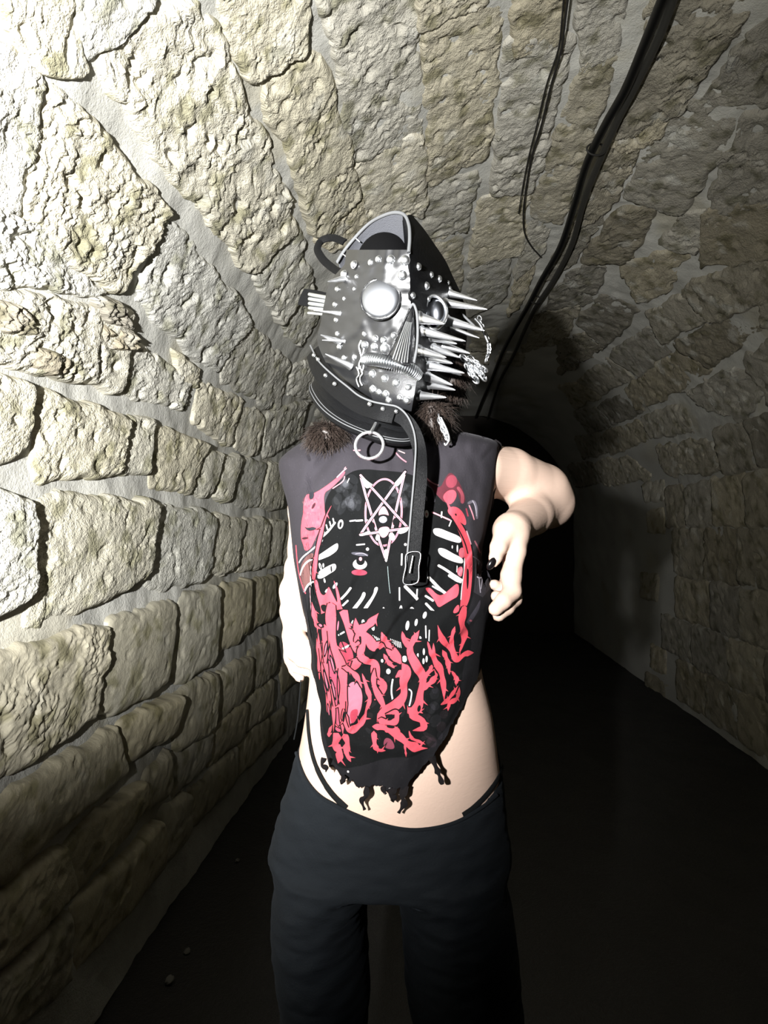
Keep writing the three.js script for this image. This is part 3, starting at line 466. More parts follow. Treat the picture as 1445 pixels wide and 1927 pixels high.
const matLegging = new THREE.MeshPhysicalMaterial({ color: new THREE.Color(0.0056, 0.0072, 0.0092), roughness: 0.9, specularIntensity: 0.3, sheen: 0.08, sheenRoughness: 0.5, sheenColor: new THREE.Color(0.25, 0.3, 0.38), ...bumped(clothBump, 0.0004) });
mesh('leggings', local(nets(leggingsD, [-0.26, 0, PZ - 0.17], [0.28, 1.06, PZ + 0.15], 0.0055, { slack: 1.6 })), matLegging, person);
{ // waistband seam: a slim rolled edge
  const e = []; for (let x = 562; x <= 938; x += 16) e.push(skinAt(x, table(WAIST, x, 1) + 1, 0.0035));
  mesh('waistband', local(tube(e, 0.0022, { n: 90, rs: 8 })), matLegging, person);
}
// the point of the skin on a line of sight
function skinAt(px, py, off = 0) {
  const r = ray(px, py).normalize(), p = camera.position.clone(); let t = 0.6;
  for (let i = 0; i < 60; i++) { p.copy(camera.position).addScaledVector(r, t); const d = torsoD(p); if (d < 0.0004 || t > 1.1) break; t += Math.max(d * 0.6, 0.0004); }
  const e = 0.002, n = V(torsoD(p.clone().add(V(e, 0, 0))) - torsoD(p.clone().add(V(-e, 0, 0))), torsoD(p.clone().add(V(0, e, 0))) - torsoD(p.clone().add(V(0, -e, 0))), torsoD(p.clone().add(V(0, 0, e))) - torsoD(p.clone().add(V(0, 0, -e)))).normalize();
  return p.addScaledVector(n, off);
}
const matStrap = new THREE.MeshPhysicalMaterial({ color: 0x0f1112, roughness: 0.85, specularIntensity: 0.3, ...bumped(clothBump, 0.0004) });
for (const path of [[[580, 1336], [583, 1385], [591, 1428], [606, 1464], [626, 1494], [652, 1520]], [[943, 1444], [932, 1470], [912, 1497], [888, 1521], [870, 1534]]]) {
  const pts = path.map(([x, y]) => skinAt(x, y, 0.0022)), c = pts.length;
  const g = ribbon(pts, 0.0085, 0.0016, { n: 40, face: (t) => { const p = pts[Math.min(c - 1, Math.round(t * (c - 1)))]; return p.clone().sub(V(table(torsoM, p.y, 1), p.y, table(torsoM, p.y, 3))).setY(0).normalize(); } });
  mesh('waist_strap', local(g), matStrap, person, 'thin black strap over the bare hip');
}
{ // a thread of shirt hem hanging beside the hand on the left
  mesh('loose_thread', local(tube([at(566, 1280, 0), at(563, 1320, -0.002), at(559, 1360, 0), at(553, 1392, 0.01)], 0.0009, { n: 20, rs: 5 })), matStrap, person); }
// boots under the flared hems (below the picture)
for (const [t, sx] of [[legLM, -1], [legRM, 1]]) { const cx = t[0][1], g = new THREE.SphereGeometry(1, 24, 16); g.scale(0.045, 0.05, 0.12); g.translate(cx + sx * 0.01, 0.048, PZ + 0.03);
  const P = g.attributes.position; for (let i = 0; i < P.count; i++) if (P.getY(i) < 0.008) P.setY(i, 0.008); g.computeVertexNormals(); mesh('shoe', local(g), matStrap, person); }

// ---------------------------------------------------------------- the shirt: black cloth with a worn print, torn hem
// print drawn flat in photo-pixel units (one canvas pixel = 1 / PS of them), laid on the chest in metres
const PS = 2, PX0 = 480, PY0 = 770, PW = 500, PH = 760, PD = 0.085;
const cv = document.createElement('canvas'); cv.width = PW * PS; cv.height = PH * PS; const cx2 = cv.getContext('2d');
const shirtBase = '#353237';
cx2.fillStyle = shirtBase; cx2.fillRect(0, 0, cv.width, cv.height);
const frame = (ox, oy, s) => cx2.setTransform(PS / s, 0, 0, PS / s, (ox - PX0) * PS, (oy - PY0) * PS);
const pts2 = (t) => t.split(' ').map((q) => q.split(',').map(Number));
function pathOf(p, close, round = true) {
  cx2.beginPath(); const n = p.length;
  if (!round) { p.forEach((q, i) => i ? cx2.lineTo(q[0], q[1]) : cx2.moveTo(q[0], q[1])); if (close) cx2.closePath(); return; }
  const mid = (a, b) => [(a[0] + b[0]) / 2, (a[1] + b[1]) / 2];
  if (close) { const s = mid(p[n - 1], p[0]); cx2.moveTo(...s); for (let i = 0; i < n; i++) cx2.quadraticCurveTo(...p[i], ...mid(p[i], p[(i + 1) % n])); cx2.closePath(); }
  else { cx2.moveTo(...p[0]); for (let i = 1; i < n - 1; i++) cx2.quadraticCurveTo(...p[i], ...mid(p[i], p[i + 1])); cx2.lineTo(...p[n - 1]); }
}
const fill = (c, t, round = true) => { pathOf(pts2(t), true, round); cx2.fillStyle = c; cx2.fill(); };
const line = (c, w, t) => { pathOf(pts2(t), false); cx2.strokeStyle = c; cx2.lineWidth = w; cx2.lineCap = 'round'; cx2.lineJoin = 'round'; cx2.stroke(); };
const oval = (c, x, y, a, b, r = 0) => { cx2.beginPath(); cx2.ellipse(x, y, a, b, r, 0, 7); cx2.fillStyle = c; cx2.fill(); };
// a thorny stroke: swells in the middle, runs out to points, with a dark outline
const queue = []; const thorn = (t, w, o = {}) => queue.push([t, w * 1.02, o]);
function flush() { for (const k of [0, 1]) for (const q of queue) drawThorn(q[0], q[1], q[2], k); queue.length = 0; }
function drawThorn(t, w, o, pass) {
  const p = pts2(t), c = new THREE.SplineCurve(p.map((q) => new THREE.Vector2(q[0], q[1]))), n = 40;
  for (const [col, ex] of [pass ? [o.c ?? RED, 0] : [o.edge ?? BLK, 7]]) {
    const L = [], Rr = []; for (let i = 0; i <= n; i++) { const s = i / n, q = c.getPoint(s), d = c.getTangent(s);
      let k = o.blunt ? 1 - 0.15 * Math.sin(s * 9 + w) : Math.min(1, s / (o.a ?? 0.25), (1 - s) / (o.b ?? 0.3)); k = Math.max(0.06, k) * (1 + 0.22 * Math.sin(s * 17 + p[0][0]) * (o.blunt ? 0.5 : 1));
      const h = w * k / 2 + ex; L.push([q.x - d.y * h, q.y + d.x * h]); Rr.unshift([q.x + d.y * h, q.y - d.x * h]); }
    pathOf(L.concat(Rr), true, false); cx2.fillStyle = col; cx2.fill();
    if (w > 22) for (let i = 0; i < 5; i++) { // barbs
      const s = 0.16 + i * 0.16, q = c.getPoint(s), d = c.getTangent(s), sd = (i + Math.floor(p[0][0])) % 2 ? 1 : -1, bw = w * 0.26 + ex, bl = w * (0.85 + 0.35 * Math.sin(p[0][1] + i * 2)) + ex * 2;
      pathOf([[q.x - d.x * bw, q.y - d.y * bw], [q.x + d.x * bw, q.y + d.y * bw], [q.x + d.x * bl * 0.7 - d.y * sd * bl, q.y + d.y * bl * 0.7 + d.x * sd * bl]], true, false); cx2.fill(); }
  }
}
const BLK = '#0b0c0d', RED = '#ea5462', DRED = '#a63a4c', WHT = '#efe9e6', PNK = '#e79aa8', MAR = '#5c2a33', GRY = '#6a656f', BRN = '#6b4a48';
const pr = rng(21);
// the lower half of the cloth is less faded
frame(490, 1140, 2.949);
{ const low = []; for (let i = 0; i <= 30; i++) low.push([-60 + i * 50, -90 + 60 * noise(i * 0.35, 2, 2)]); pathOf(low.concat([[1500, 1200], [-60, 1200]]), true, false); cx2.fillStyle = '#1b1a1d'; cx2.fill(); }
// --- upper part (its own drawing units)
frame(490, 780, 3.0745);
fill(BLK, '370,470 480,350 560,300 700,315 860,330 960,390 1040,470 1120,560 1200,660 1250,800 1250,1000 1190,1160 1130,1400 230,1400 235,1150 260,1000 320,800 380,620');
for (let i = 0; i < 26; i++) { cx2.globalAlpha = 0.10; oval('#8d8d98', 430 + pr() * 160, 360 + pr() * 200, 14 + pr() * 34, 10 + pr() * 18, pr() * 3); oval('#8d8d98', 760 + pr() * 120, 400 + pr() * 130, 10 + pr() * 30, 10 + pr() * 14, pr() * 3); } cx2.globalAlpha = 1;
fill(RED, '228,500 250,445 285,455 310,440 340,430 375,405 412,378 450,345 478,312 492,326 440,392 400,425 372,440 366,480 374,540 386,596 352,650 312,716 280,775 236,792 226,750 208,720 206,660 216,600 232,560');
for (let i = 0; i < 60; i++) { cx2.globalAlpha = 0.22; oval(pr() > 0.5 ? '#f27a80' : '#8e2c3e', 225 + pr() * 140, 450 + pr() * 300, 4 + pr() * 16, 3 + pr() * 7, pr() * 3); } cx2.globalAlpha = 1;
fill('#2b2b31', '270,438 300,432 304,470 280,486 266,470'); fill('#2b2b31', '232,640 262,652 300,642 330,655 300,668 260,668'); oval('#3a1f27', 300, 520, 8, 20, 0.5); oval('#3a1f27', 240, 712, 26, 7, -0.1);
line(PNK, 7, '440,352 470,318 492,300'); line(PNK, 6, '420,420 460,395 484,370 486,350'); line(WHT, 5, '505,385 514,362'); line(PNK, 4, '480,300 488,290');
fill(MAR, '950,335 990,392 1045,425 1072,360 1108,316 1150,372 1182,440 1196,500 1162,512 1146,440 1110,425 1080,520 1030,470 985,410'); oval('#8b3c4a', 1110, 380, 32, 40, 0.3);
line(PNK, 8, '945,330 962,362 1000,392 1030,402'); line(GRY, 8, '945,380 975,410 1000,425 1012,470 1010,500'); line(GRY, 6, '948,460 966,470 966,495');
fill(RED, '1058,466 1090,432 1130,430 1142,462 1120,505 1092,520 1064,492'); fill(RED, '1090,535 1130,526 1172,552 1196,604 1194,642 1150,612 1108,588 1084,560'); oval(BLK, 1130, 578, 7, 10, 0.5);
line('#9e4a57', 20, '1150,420 1176,450 1172,500');
line(GRY, 16, '1212,505 1240,485 1258,520 1262,590'); line('#b9b3bf', 5, '1236,490 1254,520 1260,580'); line(PNK, 8, '1215,520 1232,560 1244,600'); line(DRED, 9, '1196,540 1206,580');
line('#c79aa6', 8, '1198,670 1216,720 1225,745'); line('#b26f7d', 10, '1250,730 1268,760 1290,800'); line('#6a6570', 6, '1240,820 1290,850 1300,880'); line('#a8a2ad', 7, '1262,940 1285,955 1318,925'); line('#a8a2ad', 6, '1275,950 1280,1030'); line('#a8a2ad', 5, '1300,940 1285,1010'); 
fill('#3d3a42', '1280,1060 1250,1110 1200,1180 1180,1230 1210,1220 1250,1160 1276,1110'); oval('#a35766', 1220, 1190, 10, 6, 0.5);
// ribs and teeth left
fill(BRN, '190,880 240,820 300,790 300,850 288,920 270,985 210,1040 186,960'); line(WHT, 9, '180,862 205,830 260,800 330,748'); line(WHT, 11, '182,940 205,890 250,850 305,830'); line(WHT, 12, '212,1042 235,1005 262,985 288,972');
fill(WHT, '298,832 360,792 442,742 460,738 458,775 430,798 396,818 306,850'); fill(WHT, '316,940 326,910 352,894 398,870 442,852 446,892 400,918 352,948 322,952'); fill(BLK, '408,874 418,868 420,905 410,910'); 
line(WHT, 12, '362,700 400,670 440,622'); for (let i = 0; i < 4; i++) line(WHT, 8, `${372 + i * 21},${676 - i * 18} ${366 + i * 21},${652 - i * 18}`);
oval(WHT, 474, 630, 16, 27, 0.2); oval(BLK, 474, 632, 7, 17, 0.2); line('#c8c4c8', 9, '530,612 560,608'); line(WHT, 10, '565,610 600,608'); line(WHT, 11, '620,610 650,608');
for (const [x, y, a, b, r] of [[340, 878, 9, 22, -0.3], [362, 870, 6, 13, 0], [352, 730, 6, 16, 0.6], [366, 960, 6, 14, -0.2], [382, 1018, 18, 8, -0.7], [436, 985, 22, 9, -0.9], [320, 760, 5, 14, 0.4], [725, 1128, 9, 28, -0.15], [818, 1118, 9, 28, 0.1], [855, 1210, 10, 24, 0.15], [906, 1180, 10, 24, 0.2], [657, 1216, 9, 20, 0], [600, 1192, 9, 12, 0], [710, 1228, 12, 12, 0], [846, 745, 8, 8, 0], [630, 772, 9, 9, 0.4]]) { oval(WHT, x, y, a, b, r); if (a < 11 && b > 19) oval(BLK, x + 1, y, a * 0.35, b * 0.6, r); }
// ribs and teeth right
fill(WHT, '1000,654 1040,652 1085,672 1166,702 1166,742 1108,728 1050,706 1006,690'); fill(WHT, '1028,764 1068,768 1120,800 1176,826 1180,862 1120,846 1070,824 1034,800'); line(WHT, 15, '1034,866 1060,880 1110,916 1166,952'); line(WHT, 16, '1095,925 1130,950 1160,962'); line(WHT, 17, '978,934 1010,968 1050,1010 1098,1044'); line('#cfc6cb', 10, '1000,985 1060,1020');
line(PNK, 9, '998,562 1040,580 1098,606'); oval(WHT, 966, 572, 12, 22, 0); oval('#b77', 966, 574, 5, 9); line(WHT, 8, '1052,560 1050,590'); line(WHT, 7, '1094,640 1106,610'); oval(WHT, 1142, 770, 5, 22, 0); oval(WHT, 1112, 760, 4, 10, 0); line(WHT, 5, '1140,870 1138,905');
line(WHT, 18, '845,984 880,1020 910,1052'); line(WHT, 20, '880,1112 930,1160 985,1206'); line(WHT, 14, '962,1084 1004,1128'); line(WHT, 13, '960,1040 1000,1066'); line(WHT, 8, '912,1000 908,1060'); line(WHT, 8, '812,990 812,1060'); line(WHT, 9, '826,800 824,860'); line('#9aa', 3, '745,870 752,960 760,1020');
line(WHT, 13, '474,1060 505,1030 530,996'); line(WHT, 11, '480,1100 510,1072'); fill(WHT, '502,1164 540,1110 590,1050 600,1016 620,1022 612,1052 570,1108 524,1162'); fill(WHT, '570,1168 610,1100 664,1030 668,990 690,984 688,1008 650,1080 600,1150');
// the eye
oval('#4b4a52', 585, 800, 50, 10, 0.1); oval(WHT, 586, 858, 40, 30, 0); oval(DRED, 582, 906, 44, 17, 0.05); oval(BLK, 590, 838, 25, 26, 0); oval(PNK, 590, 828, 9, 11); line('#8a8590', 4, '560,800 600,790 630,810'); line(WHT, 8, '568,748 612,744');
// the star in its circle
cx2.strokeStyle = PNK; cx2.lineWidth = 11; cx2.beginPath(); cx2.ellipse(722, 560, 104, 192, 0, 0, 7); cx2.stroke(); cx2.strokeStyle = '#c9536a'; cx2.lineWidth = 4; cx2.stroke();
for (const [a, b] of [['578,340', '735,835'], ['842,322', '735,835'], ['588,690', '842,325'], ['862,652', '580,342'], ['588,690', '862,652']]) { line(BLK, 22, `${a} ${b}`); line('#e8b8c2', 13, `${a} ${b}`); line('#d4596e', 5, `${a} ${b}`); }
fill(WHT, '576,338 640,392 660,400 622,430 600,395'); fill(WHT, '842,320 838,360 800,420 776,398 800,372'); fill(WHT, '722,772 750,772 742,845 730,845'); fill(WHT, '586,692 640,664 650,680 596,700'); fill(WHT, '862,644 862,672 806,690 800,660'); fill(PNK, '690,560 720,520 740,545 760,590 700,600'); fill(PNK, '690,650 760,640 752,690 720,712 700,690');
oval(BLK, 722, 604, 44, 30, 0); oval('#8d8d98', 720, 604, 24, 20); oval(WHT, 724, 600, 15, 14); oval(BLK, 655, 640, 18, 22); oval(BLK, 795, 618, 20, 24); oval(WHT, 690, 705, 12, 18, 0.2); oval(WHT, 770, 700, 16, 22, -0.3);
// rims of red that frame the print
fill(RED, '1074,488 1096,520 1130,580 1176,640 1206,700 1232,776 1236,860 1228,980 1212,1068 1184,1120 1172,1260 1150,1260 1152,1120 1166,1000 1184,900 1184,800 1168,720 1140,650 1106,590'); line(BLK, 7, '1112,600 1150,660 1190,740 1206,800'); line(WHT, 5, '1186,830 1180,920 1166,1000 1160,1060'); fill(BLK, '1200,880 1212,900 1210,980 1198,1020 1196,940');
fill('#d56a78', '1150,770 1184,760 1186,830 1150,820'); fill('#d56a78', '1140,880 1176,870 1170,940 1140,920'); fill(RED, '948,992 985,990 1020,1030 1055,1040 1100,1000 1150,960 1150,1040 1110,1060 1062,1090 1030,1110 1010,1060'); fill(RED, '1120,1110 1150,1080 1152,1130 1112,1140');
thorn('416,522 384,590 350,690 318,800 298,900 292,960', 24, { a: 0.5, b: 0.01 }); line(RED, 10, '158,760 160,850 168,940 200,1020 220,1050'); line('#d8a0a8', 4, '262,1010 262,1180'); line(WHT, 5, '276,880 268,960 272,1000');
fill(RED, '290,955 318,960 330,1020 345,1050 372,1045 392,990 405,1005 430,1055 452,1095 440,1010 424,944 446,985 466,1050 470,1110 500,1180 540,1270 580,1360 330,1360 300,1260 270,1120 282,1120 312,1188 345,1170 318,1080');
fill(BLK, '330,1110 375,1100 385,1130 360,1150 340,1140'); fill(BLK, '410,1160 430,1180 440,1230 425,1260 412,1220'); fill(BLK, '392,1080 408,1085 405,1120 394,1120'); fill(BLK, '292,1150 306,1190 330,1200 318,1180');
thorn('696,1132 660,1170 610,1210 570,1240 560,1300', 36); thorn('552,1180 560,1240 600,1300', 26); thorn('700,1240 725,1280 760,1360', 30); thorn('822,1240 835,1290 870,1290 925,1230', 30); thorn('1060,1150 1020,1200 1060,1300 1110,1360', 24); thorn('970,1260 985,1310 1000,1380', 26);
flush(); cx2.setTransform(1, 0, 0, 1, 0, 0);
// --- lower part: the thorny red lettering nobody can read, dripping to the hem
frame(490, 1140, 2.949);
fill(BLK, '250,0 1140,0 1190,240 1130,300 1100,560 980,700 900,770 700,800 500,880 400,880 300,600 260,300', true);
for (let i = 0; i < 30; i++) { cx2.globalAlpha = 0.12; oval(pr() > 0.4 ? '#8a6070' : '#77727c', 560 + pr() * 480, 380 + pr() * 330, 14 + pr() * 30, 8 + pr() * 22, pr() * 3); } cx2.globalAlpha = 1;
fill('#c04a60', '330,160 400,130 450,300 480,420 540,620 440,700 400,640 340,480 300,300'); fill(DRED, '436,190 500,200 530,260 520,330 460,320 440,260'); fill('#c86a7c', '484,440 520,400 566,430 580,520 545,610 505,640 480,560'); fill(DRED, '505,560 560,540 540,620 510,636'); line(WHT, 10, '450,240 500,210'); line(WHT, 9, '436,160 468,140');
for (const [x, y, a, b, r] of [[515, 95, 8, 24, 0.3], [577, 82, 9, 16, 0], [632, 105, 9, 20, -0.2], [820, 98, 10, 26, 0.15], [868, 80, 8, 20, 0.2], [915, 40, 10, 20, 0.3], [716, 348, 12, 15, 0], [804, 278, 14, 16, 0], [910, 235, 6, 18, 0], [925, 275, 6, 18, 0], [908, 285, 6, 16, 0], [572, 300, 7, 10, 0], [875, 262, 6, 20, 0.2], [888, 160, 10, 6, 0.4]]) oval(WHT, x, y, a, b, r);
for (let i = 0; i < 7; i++) { line(WHT, 4, `${632 + i * 9},${150 + i * 4} ${638 + i * 9},${172 + i * 4}`); line(WHT, 4, `${728 + i * 9},${170 + i * 3} ${732 + i * 9},${206 + i * 2}`); }
line(WHT, 9, '740,392 730,440 742,500'); line('#d9d2d8', 8, '820,440 845,440 842,480 830,530'); line(WHT, 7, '920,100 922,160'); line(WHT, 6, '940,120 936,220');
thorn('262,-10 282,90 300,125 345,140', 36); thorn('300,150 306,260 330,360 372,470 410,640 385,690', 30); thorn('286,200 300,330 306,440', 18); flush();
thorn('345,110 352,220 345,330 352,420 400,560 410,690', 40, { a: 0.05 }); thorn('395,-20 385,90 405,230 448,330 466,430 462,560 466,690', 52, { a: 0.02, b: 0.2 }); thorn('460,20 490,110 540,210 560,260 524,330 470,345', 42, { a: 0.02 }); flush();
thorn('450,340 500,345 545,385 572,440', 26); thorn('340,400 372,500 372,600 350,500', 20); thorn('465,560 500,660 560,640 600,560', 36, { a: 0.15 }); thorn('572,360 600,440 615,500 585,580', 24); thorn('440,690 420,760 445,800 436,862', 44, { a: 0.1, b: 0.25 }); thorn('470,690 492,740 486,790 512,840', 34, { a: 0.1 }); thorn('400,660 374,720 400,700', 16); flush();
thorn('664,28 612,90 560,130 530,190', 42, { a: 0.3 }); thorn('534,60 545,120 600,160 640,210 700,195 745,250 790,310', 46, { a: 0.2, b: 0.1 }); thorn('560,250 600,290 640,310 650,380 690,420 660,480 640,500', 42, { a: 0.15 }); thorn('590,130 580,200 560,260 590,300', 32, { a: 0.1 }); flush();
thorn('680,130 700,180 740,230', 26); thorn('790,300 815,340 800,400 800,470 760,520 700,545 680,580 660,640', 44, { a: 0.08, b: 0.15 }); thorn('690,250 720,300 750,330', 22); thorn('755,380 790,345 830,330', 22); thorn('640,330 640,420 690,520 700,560', 30); flush();
thorn('792,128 806,180 835,200 860,165 886,122', 36); thorn('846,180 835,240 870,310 905,380 890,460 880,520 850,570 900,600 905,640 850,650', 42, { a: 0.08, b: 0.15 }); thorn('905,380 960,320 940,330', 26, { a: 0.1 }); thorn('890,440 950,400 990,350', 28, { a: 0.1 }); thorn('820,560 850,540 905,560', 26); flush();
thorn('962,190 968,280 1000,340 1016,420 1020,510', 32); thorn('985,90 1010,170 1062,240 1092,290 1140,268 1192,272', 30, { a: 0.2, b: 0.15 }); thorn('1010,230 1040,300 1050,370', 24); thorn('930,180 950,250 970,300', 18); thorn('1135,-10 1118,80 1135,170 1105,260', 36, { a: 0.05 }); thorn('1062,350 1090,400 1080,420', 22); thorn('1105,440 1092,500 1050,520 1040,560', 24); thorn('1000,520 1040,500 1100,430', 22); thorn('1080,100 1062,190 1090,280', 22); flush();
thorn('630,640 700,640 780,680 830,715 880,735 930,738', 36, { a: 0.1, b: 0.25 }); thorn('640,660 646,720 664,752 706,756', 26, { a: 0.1 }); thorn('660,600 720,612 760,600 760,560 700,570', 28, { a: 0.08 }); thorn('700,660 760,640 770,690', 26, { a: 0.1 }); thorn('806,700 812,740 816,780', 10); fill('#7d3a4a', '700,690 740,700 760,740 720,750 690,730'); thorn('830,650 850,690 920,720', 14); flush();
for (const t of ['300,150 318,240 340,330', '360,150 372,260 360,330', '330,330 380,470 400,560', '420,60 440,170 480,250', '430,350 420,450 440,540', '380,540 396,620 388,660', '300,260 316,350 320,400', '480,520 478,600 500,650']) line(BLK, 7, t);
for (const [x, y, a, b, r] of [[352, 250, 9, 46, 0.2], [396, 330, 9, 52, -0.3], [352, 430, 10, 60, -0.25], [402, 470, 9, 54, -0.3], [430, 110, 9, 34, 0.1], [372, 590, 7, 34, -0.2], [318, 120, 22, 10, 0.2]]) { oval(BLK, x, y, a + 3, b + 4, r); oval('#c9657a', x, y, a * 0.55, b * 0.8, r); }
oval(BLK, 732, 632, 22, 8, 0); oval(BLK, 884, 536, 9, 18, 0.2); oval(BLK, 470, 600, 8, 30, 0.1); oval(BLK, 655, 240, 12, 22, 0.3); oval(WHT, 682, 290, 7, 10); oval(WHT, 496, 893, 6, 6); oval(WHT, 728, 954, 5, 6);
cx2.setTransform(1, 0, 0, 1, 0, 0);
frame(490, 780, 3.0745); line(PNK, 8, '530,184 565,182'); line('#d0808c', 8, '785,205 808,235 845,262'); line('#caa', 7, '800,190 835,206'); cx2.setTransform(1, 0, 0, 1, 0, 0);
// wear of the old cotton: faded speckle
for (let i = 0; i < 9000; i++) { cx2.globalAlpha = 0.05 + 0.08 * pr(); cx2.fillStyle = pr() > 0.5 ? '#9a949c' : '#000'; const s = 1 + pr() * 2; cx2.fillRect(pr() * cv.width, pr() * cv.height, s, s); } cx2.globalAlpha = 1;
const printTex = new THREE.CanvasTexture(cv); printTex.colorSpace = THREE.SRGBColorSpace; printTex.anisotropy = 8;
const printA = at(PX0, PY0 + PH, PD), printB = at(PX0 + PW, PY0, PD);
const printUV = (p) => [clamp((p.x - printA.x) / (printB.x - printA.x), 0.001, 0.999), clamp((p.y - printA.y) / (printB.y - printA.y), 0.001, 0.999)];
const matShirt = new THREE.MeshPhysicalMaterial({ map: printTex, color: new THREE.Color(0.5, 0.5, 0.5), roughness: 0.95, specularIntensity: 0.25, sheen: 0.05, sheenRoughness: 0.6, sheenColor: new THREE.Color(0.5, 0.48, 0.52), side: THREE.DoubleSide, ...bumped(clothBump, 0.0003) });
const matShirtPlain = new THREE.MeshPhysicalMaterial({ color: new THREE.Color(0.009, 0.0075, 0.008), roughness: 0.95, specularIntensity: 0.2, side: THREE.DoubleSide, ...bumped(clothBump, 0.0004) });
// outline rows: height, left, right, front depth, back depth
const SH = [[797, 664, 792, 0.018, -0.085], [806, 640, 842, 0.03, -0.098], [815, 618, 882, 0.042, -0.105], [824, 592, 918, 0.05, -0.11], [834, 566, 938, 0.058, -0.112], [848, 544, 939, 0.066, -0.112], [866, 526, 937, 0.074, -0.112], [890, 526, 934, 0.084, -0.112], [915, 532, 930, 0.092, -0.112],
  [950, 541, 925, 0.1, -0.112], [1000, 547, 915, 0.103, -0.11], [1050, 552, 906, 0.1, -0.105], [1085, 558, 922, 0.097, -0.1], [1130, 566, 930, 0.095, -0.1], [1180, 576, 921, 0.093, -0.1], [1230, 580, 910, 0.093, -0.1], [1290, 585, 906, 0.096, -0.1], [1350, 588, 905, 0.1, -0.1], [1420, 592, 905, 0.104, -0.1], [1500, 600, 900, 0.104, -0.1]];
const HEM = [[560, 1205], [576, 1215], [583, 1290], [589, 1362], [598, 1408], [612, 1434], [630, 1446], [645, 1462], [662, 1470], [676, 1484], [690, 1482], [704, 1476], [722, 1482], [745, 1486], [764, 1482], [776, 1462], [790, 1450], [806, 1432], [826, 1404], [848, 1368], [872, 1326], [890, 1292], [904, 1262], [914, 1225], [925, 1190], [940, 1180]];
function shirtPoint(a, v) { // a = 0..1 round the body starting at the left seam, front first
  const ang = Math.PI * (1 - 2 * a), c = Math.cos(ang), s = Math.sin(ang), pw = 2.6, k = Math.pow(Math.pow(Math.abs(c), pw) + Math.pow(Math.abs(s), pw), -1 / pw), front = s >= 0;
  const top = 797; let py = lerp(top, 1300, v), x = 0;
  for (let i = 0; i < 6; i++) { const l = table(SH, py, 1), r = table(SH, py, 2); x = (l + r) / 2 + (r - l) / 2 * c * k; const hem = front ? table(HEM, x, 1) + 4 * noise(x * 0.09, 3, 1) + 3 * noise(x * 0.31, 3, 1) : lerp(1210, 1260, Math.abs(s)); py = lerp(top, hem, v); }
  const zf = table(SH, py, 3), zb = table(SH, py, 4), zm = (zf + zb) / 2; let z = zm + (zf - zb) / 2 * s * k;
  if (front) { // folds: pulled towards the hand on the right, loose down the middle
    const f = clamp(Math.abs(s) * 1.6), pull = sstep(780, 920, x) * sstep(960, 1080, py);
    z += f * (0.0035 * noise(x * 0.012, py * 0.006, 2) + 0.0022 * noise(x * 0.03, py * 0.016, 6));
    z += pull * 0.0045 * Math.sin((py - 1110) * 0.055 + (x - 905) * 0.018) * sstep(760, 860, x);
    z += 0.004 * sstep(0.62, 0.9, noise((x + py * 0.6) * 0.010, (py - x * 0.3) * 0.004, 11) + 0.4) * f;
    z -= 0.006 * Math.exp(-(((x - 588 + (py - 900) * 0.8) / 13) ** 2)) * sstep(835, 860, py) * (1 - sstep(905, 935, py));
    z += 0.005 * Math.exp(-(((py - 1410 - (x - 760) ** 2 * -0.0014) / 13) ** 2)) * sstep(620, 680, x);
  }
  return at(x, py, z);
}
const shirt = mesh('shirt', local(gridGeo(340, 230, (a, v) => shirtPoint(a, v), { uv: (a, v, p) => printUV(p), flip: true })), matShirt, person);
shirt.userData.label = 'sleeveless black shirt with a red and white print and a ragged cut hem';
// armhole edge on the right, a worn rolled strip; torn strips along the hem
{ const e = []; for (let i = 0; i <= 16; i++) { const py = lerp(830, 955, i / 16); e.push(at(table(SH, py, 2) - 1 + 2 * noise(i * 0.6, 1, 1), py, -0.03 + 0.03 * Math.sin(i / 16 * 3.1))); }
  mesh('armhole_edge', local(tube(e, 0.003, { n: 60, rs: 7 })), matShirtPlain, person); }
const STRIPS = [[[690, 1480], [688, 1498], [681, 1506], [686, 1524], 11], [[741, 1482], [736, 1496], [742, 1504], [738, 1508], 13], [[765, 1478], [757, 1498], [760, 1512], [750, 1530], 14], [[812, 1424], [822, 1448], [826, 1458], [832, 1476], 12], [[648, 1460], [644, 1468], [648, 1470], [640, 1472], 11], [[610, 1426], [606, 1440], [616, 1446], [612, 1450], 9], [[722, 1480], [720, 1488], [724, 1490], [726, 1494], 8]];
for (const st of STRIPS) {
  const w = st[4], p = st.slice(0, 4).map(([x, y], i) => at(x, y, 0.104 + (i ? 0.002 + 0.004 * noise(x, y, i) : 0)));
  const g = ribbon(p, (t) => w / 1500 * (1 - 0.45 * t + 0.25 * Math.sin(t * 14 + st[0][0])), 0.0012, { n: 26, m: 3, face: (t) => V(Math.sin(t * 2.2 + st[0][0]) * 0.7, 0, 1) });
  mesh('torn_strip', local(g), matShirtPlain, person);
}

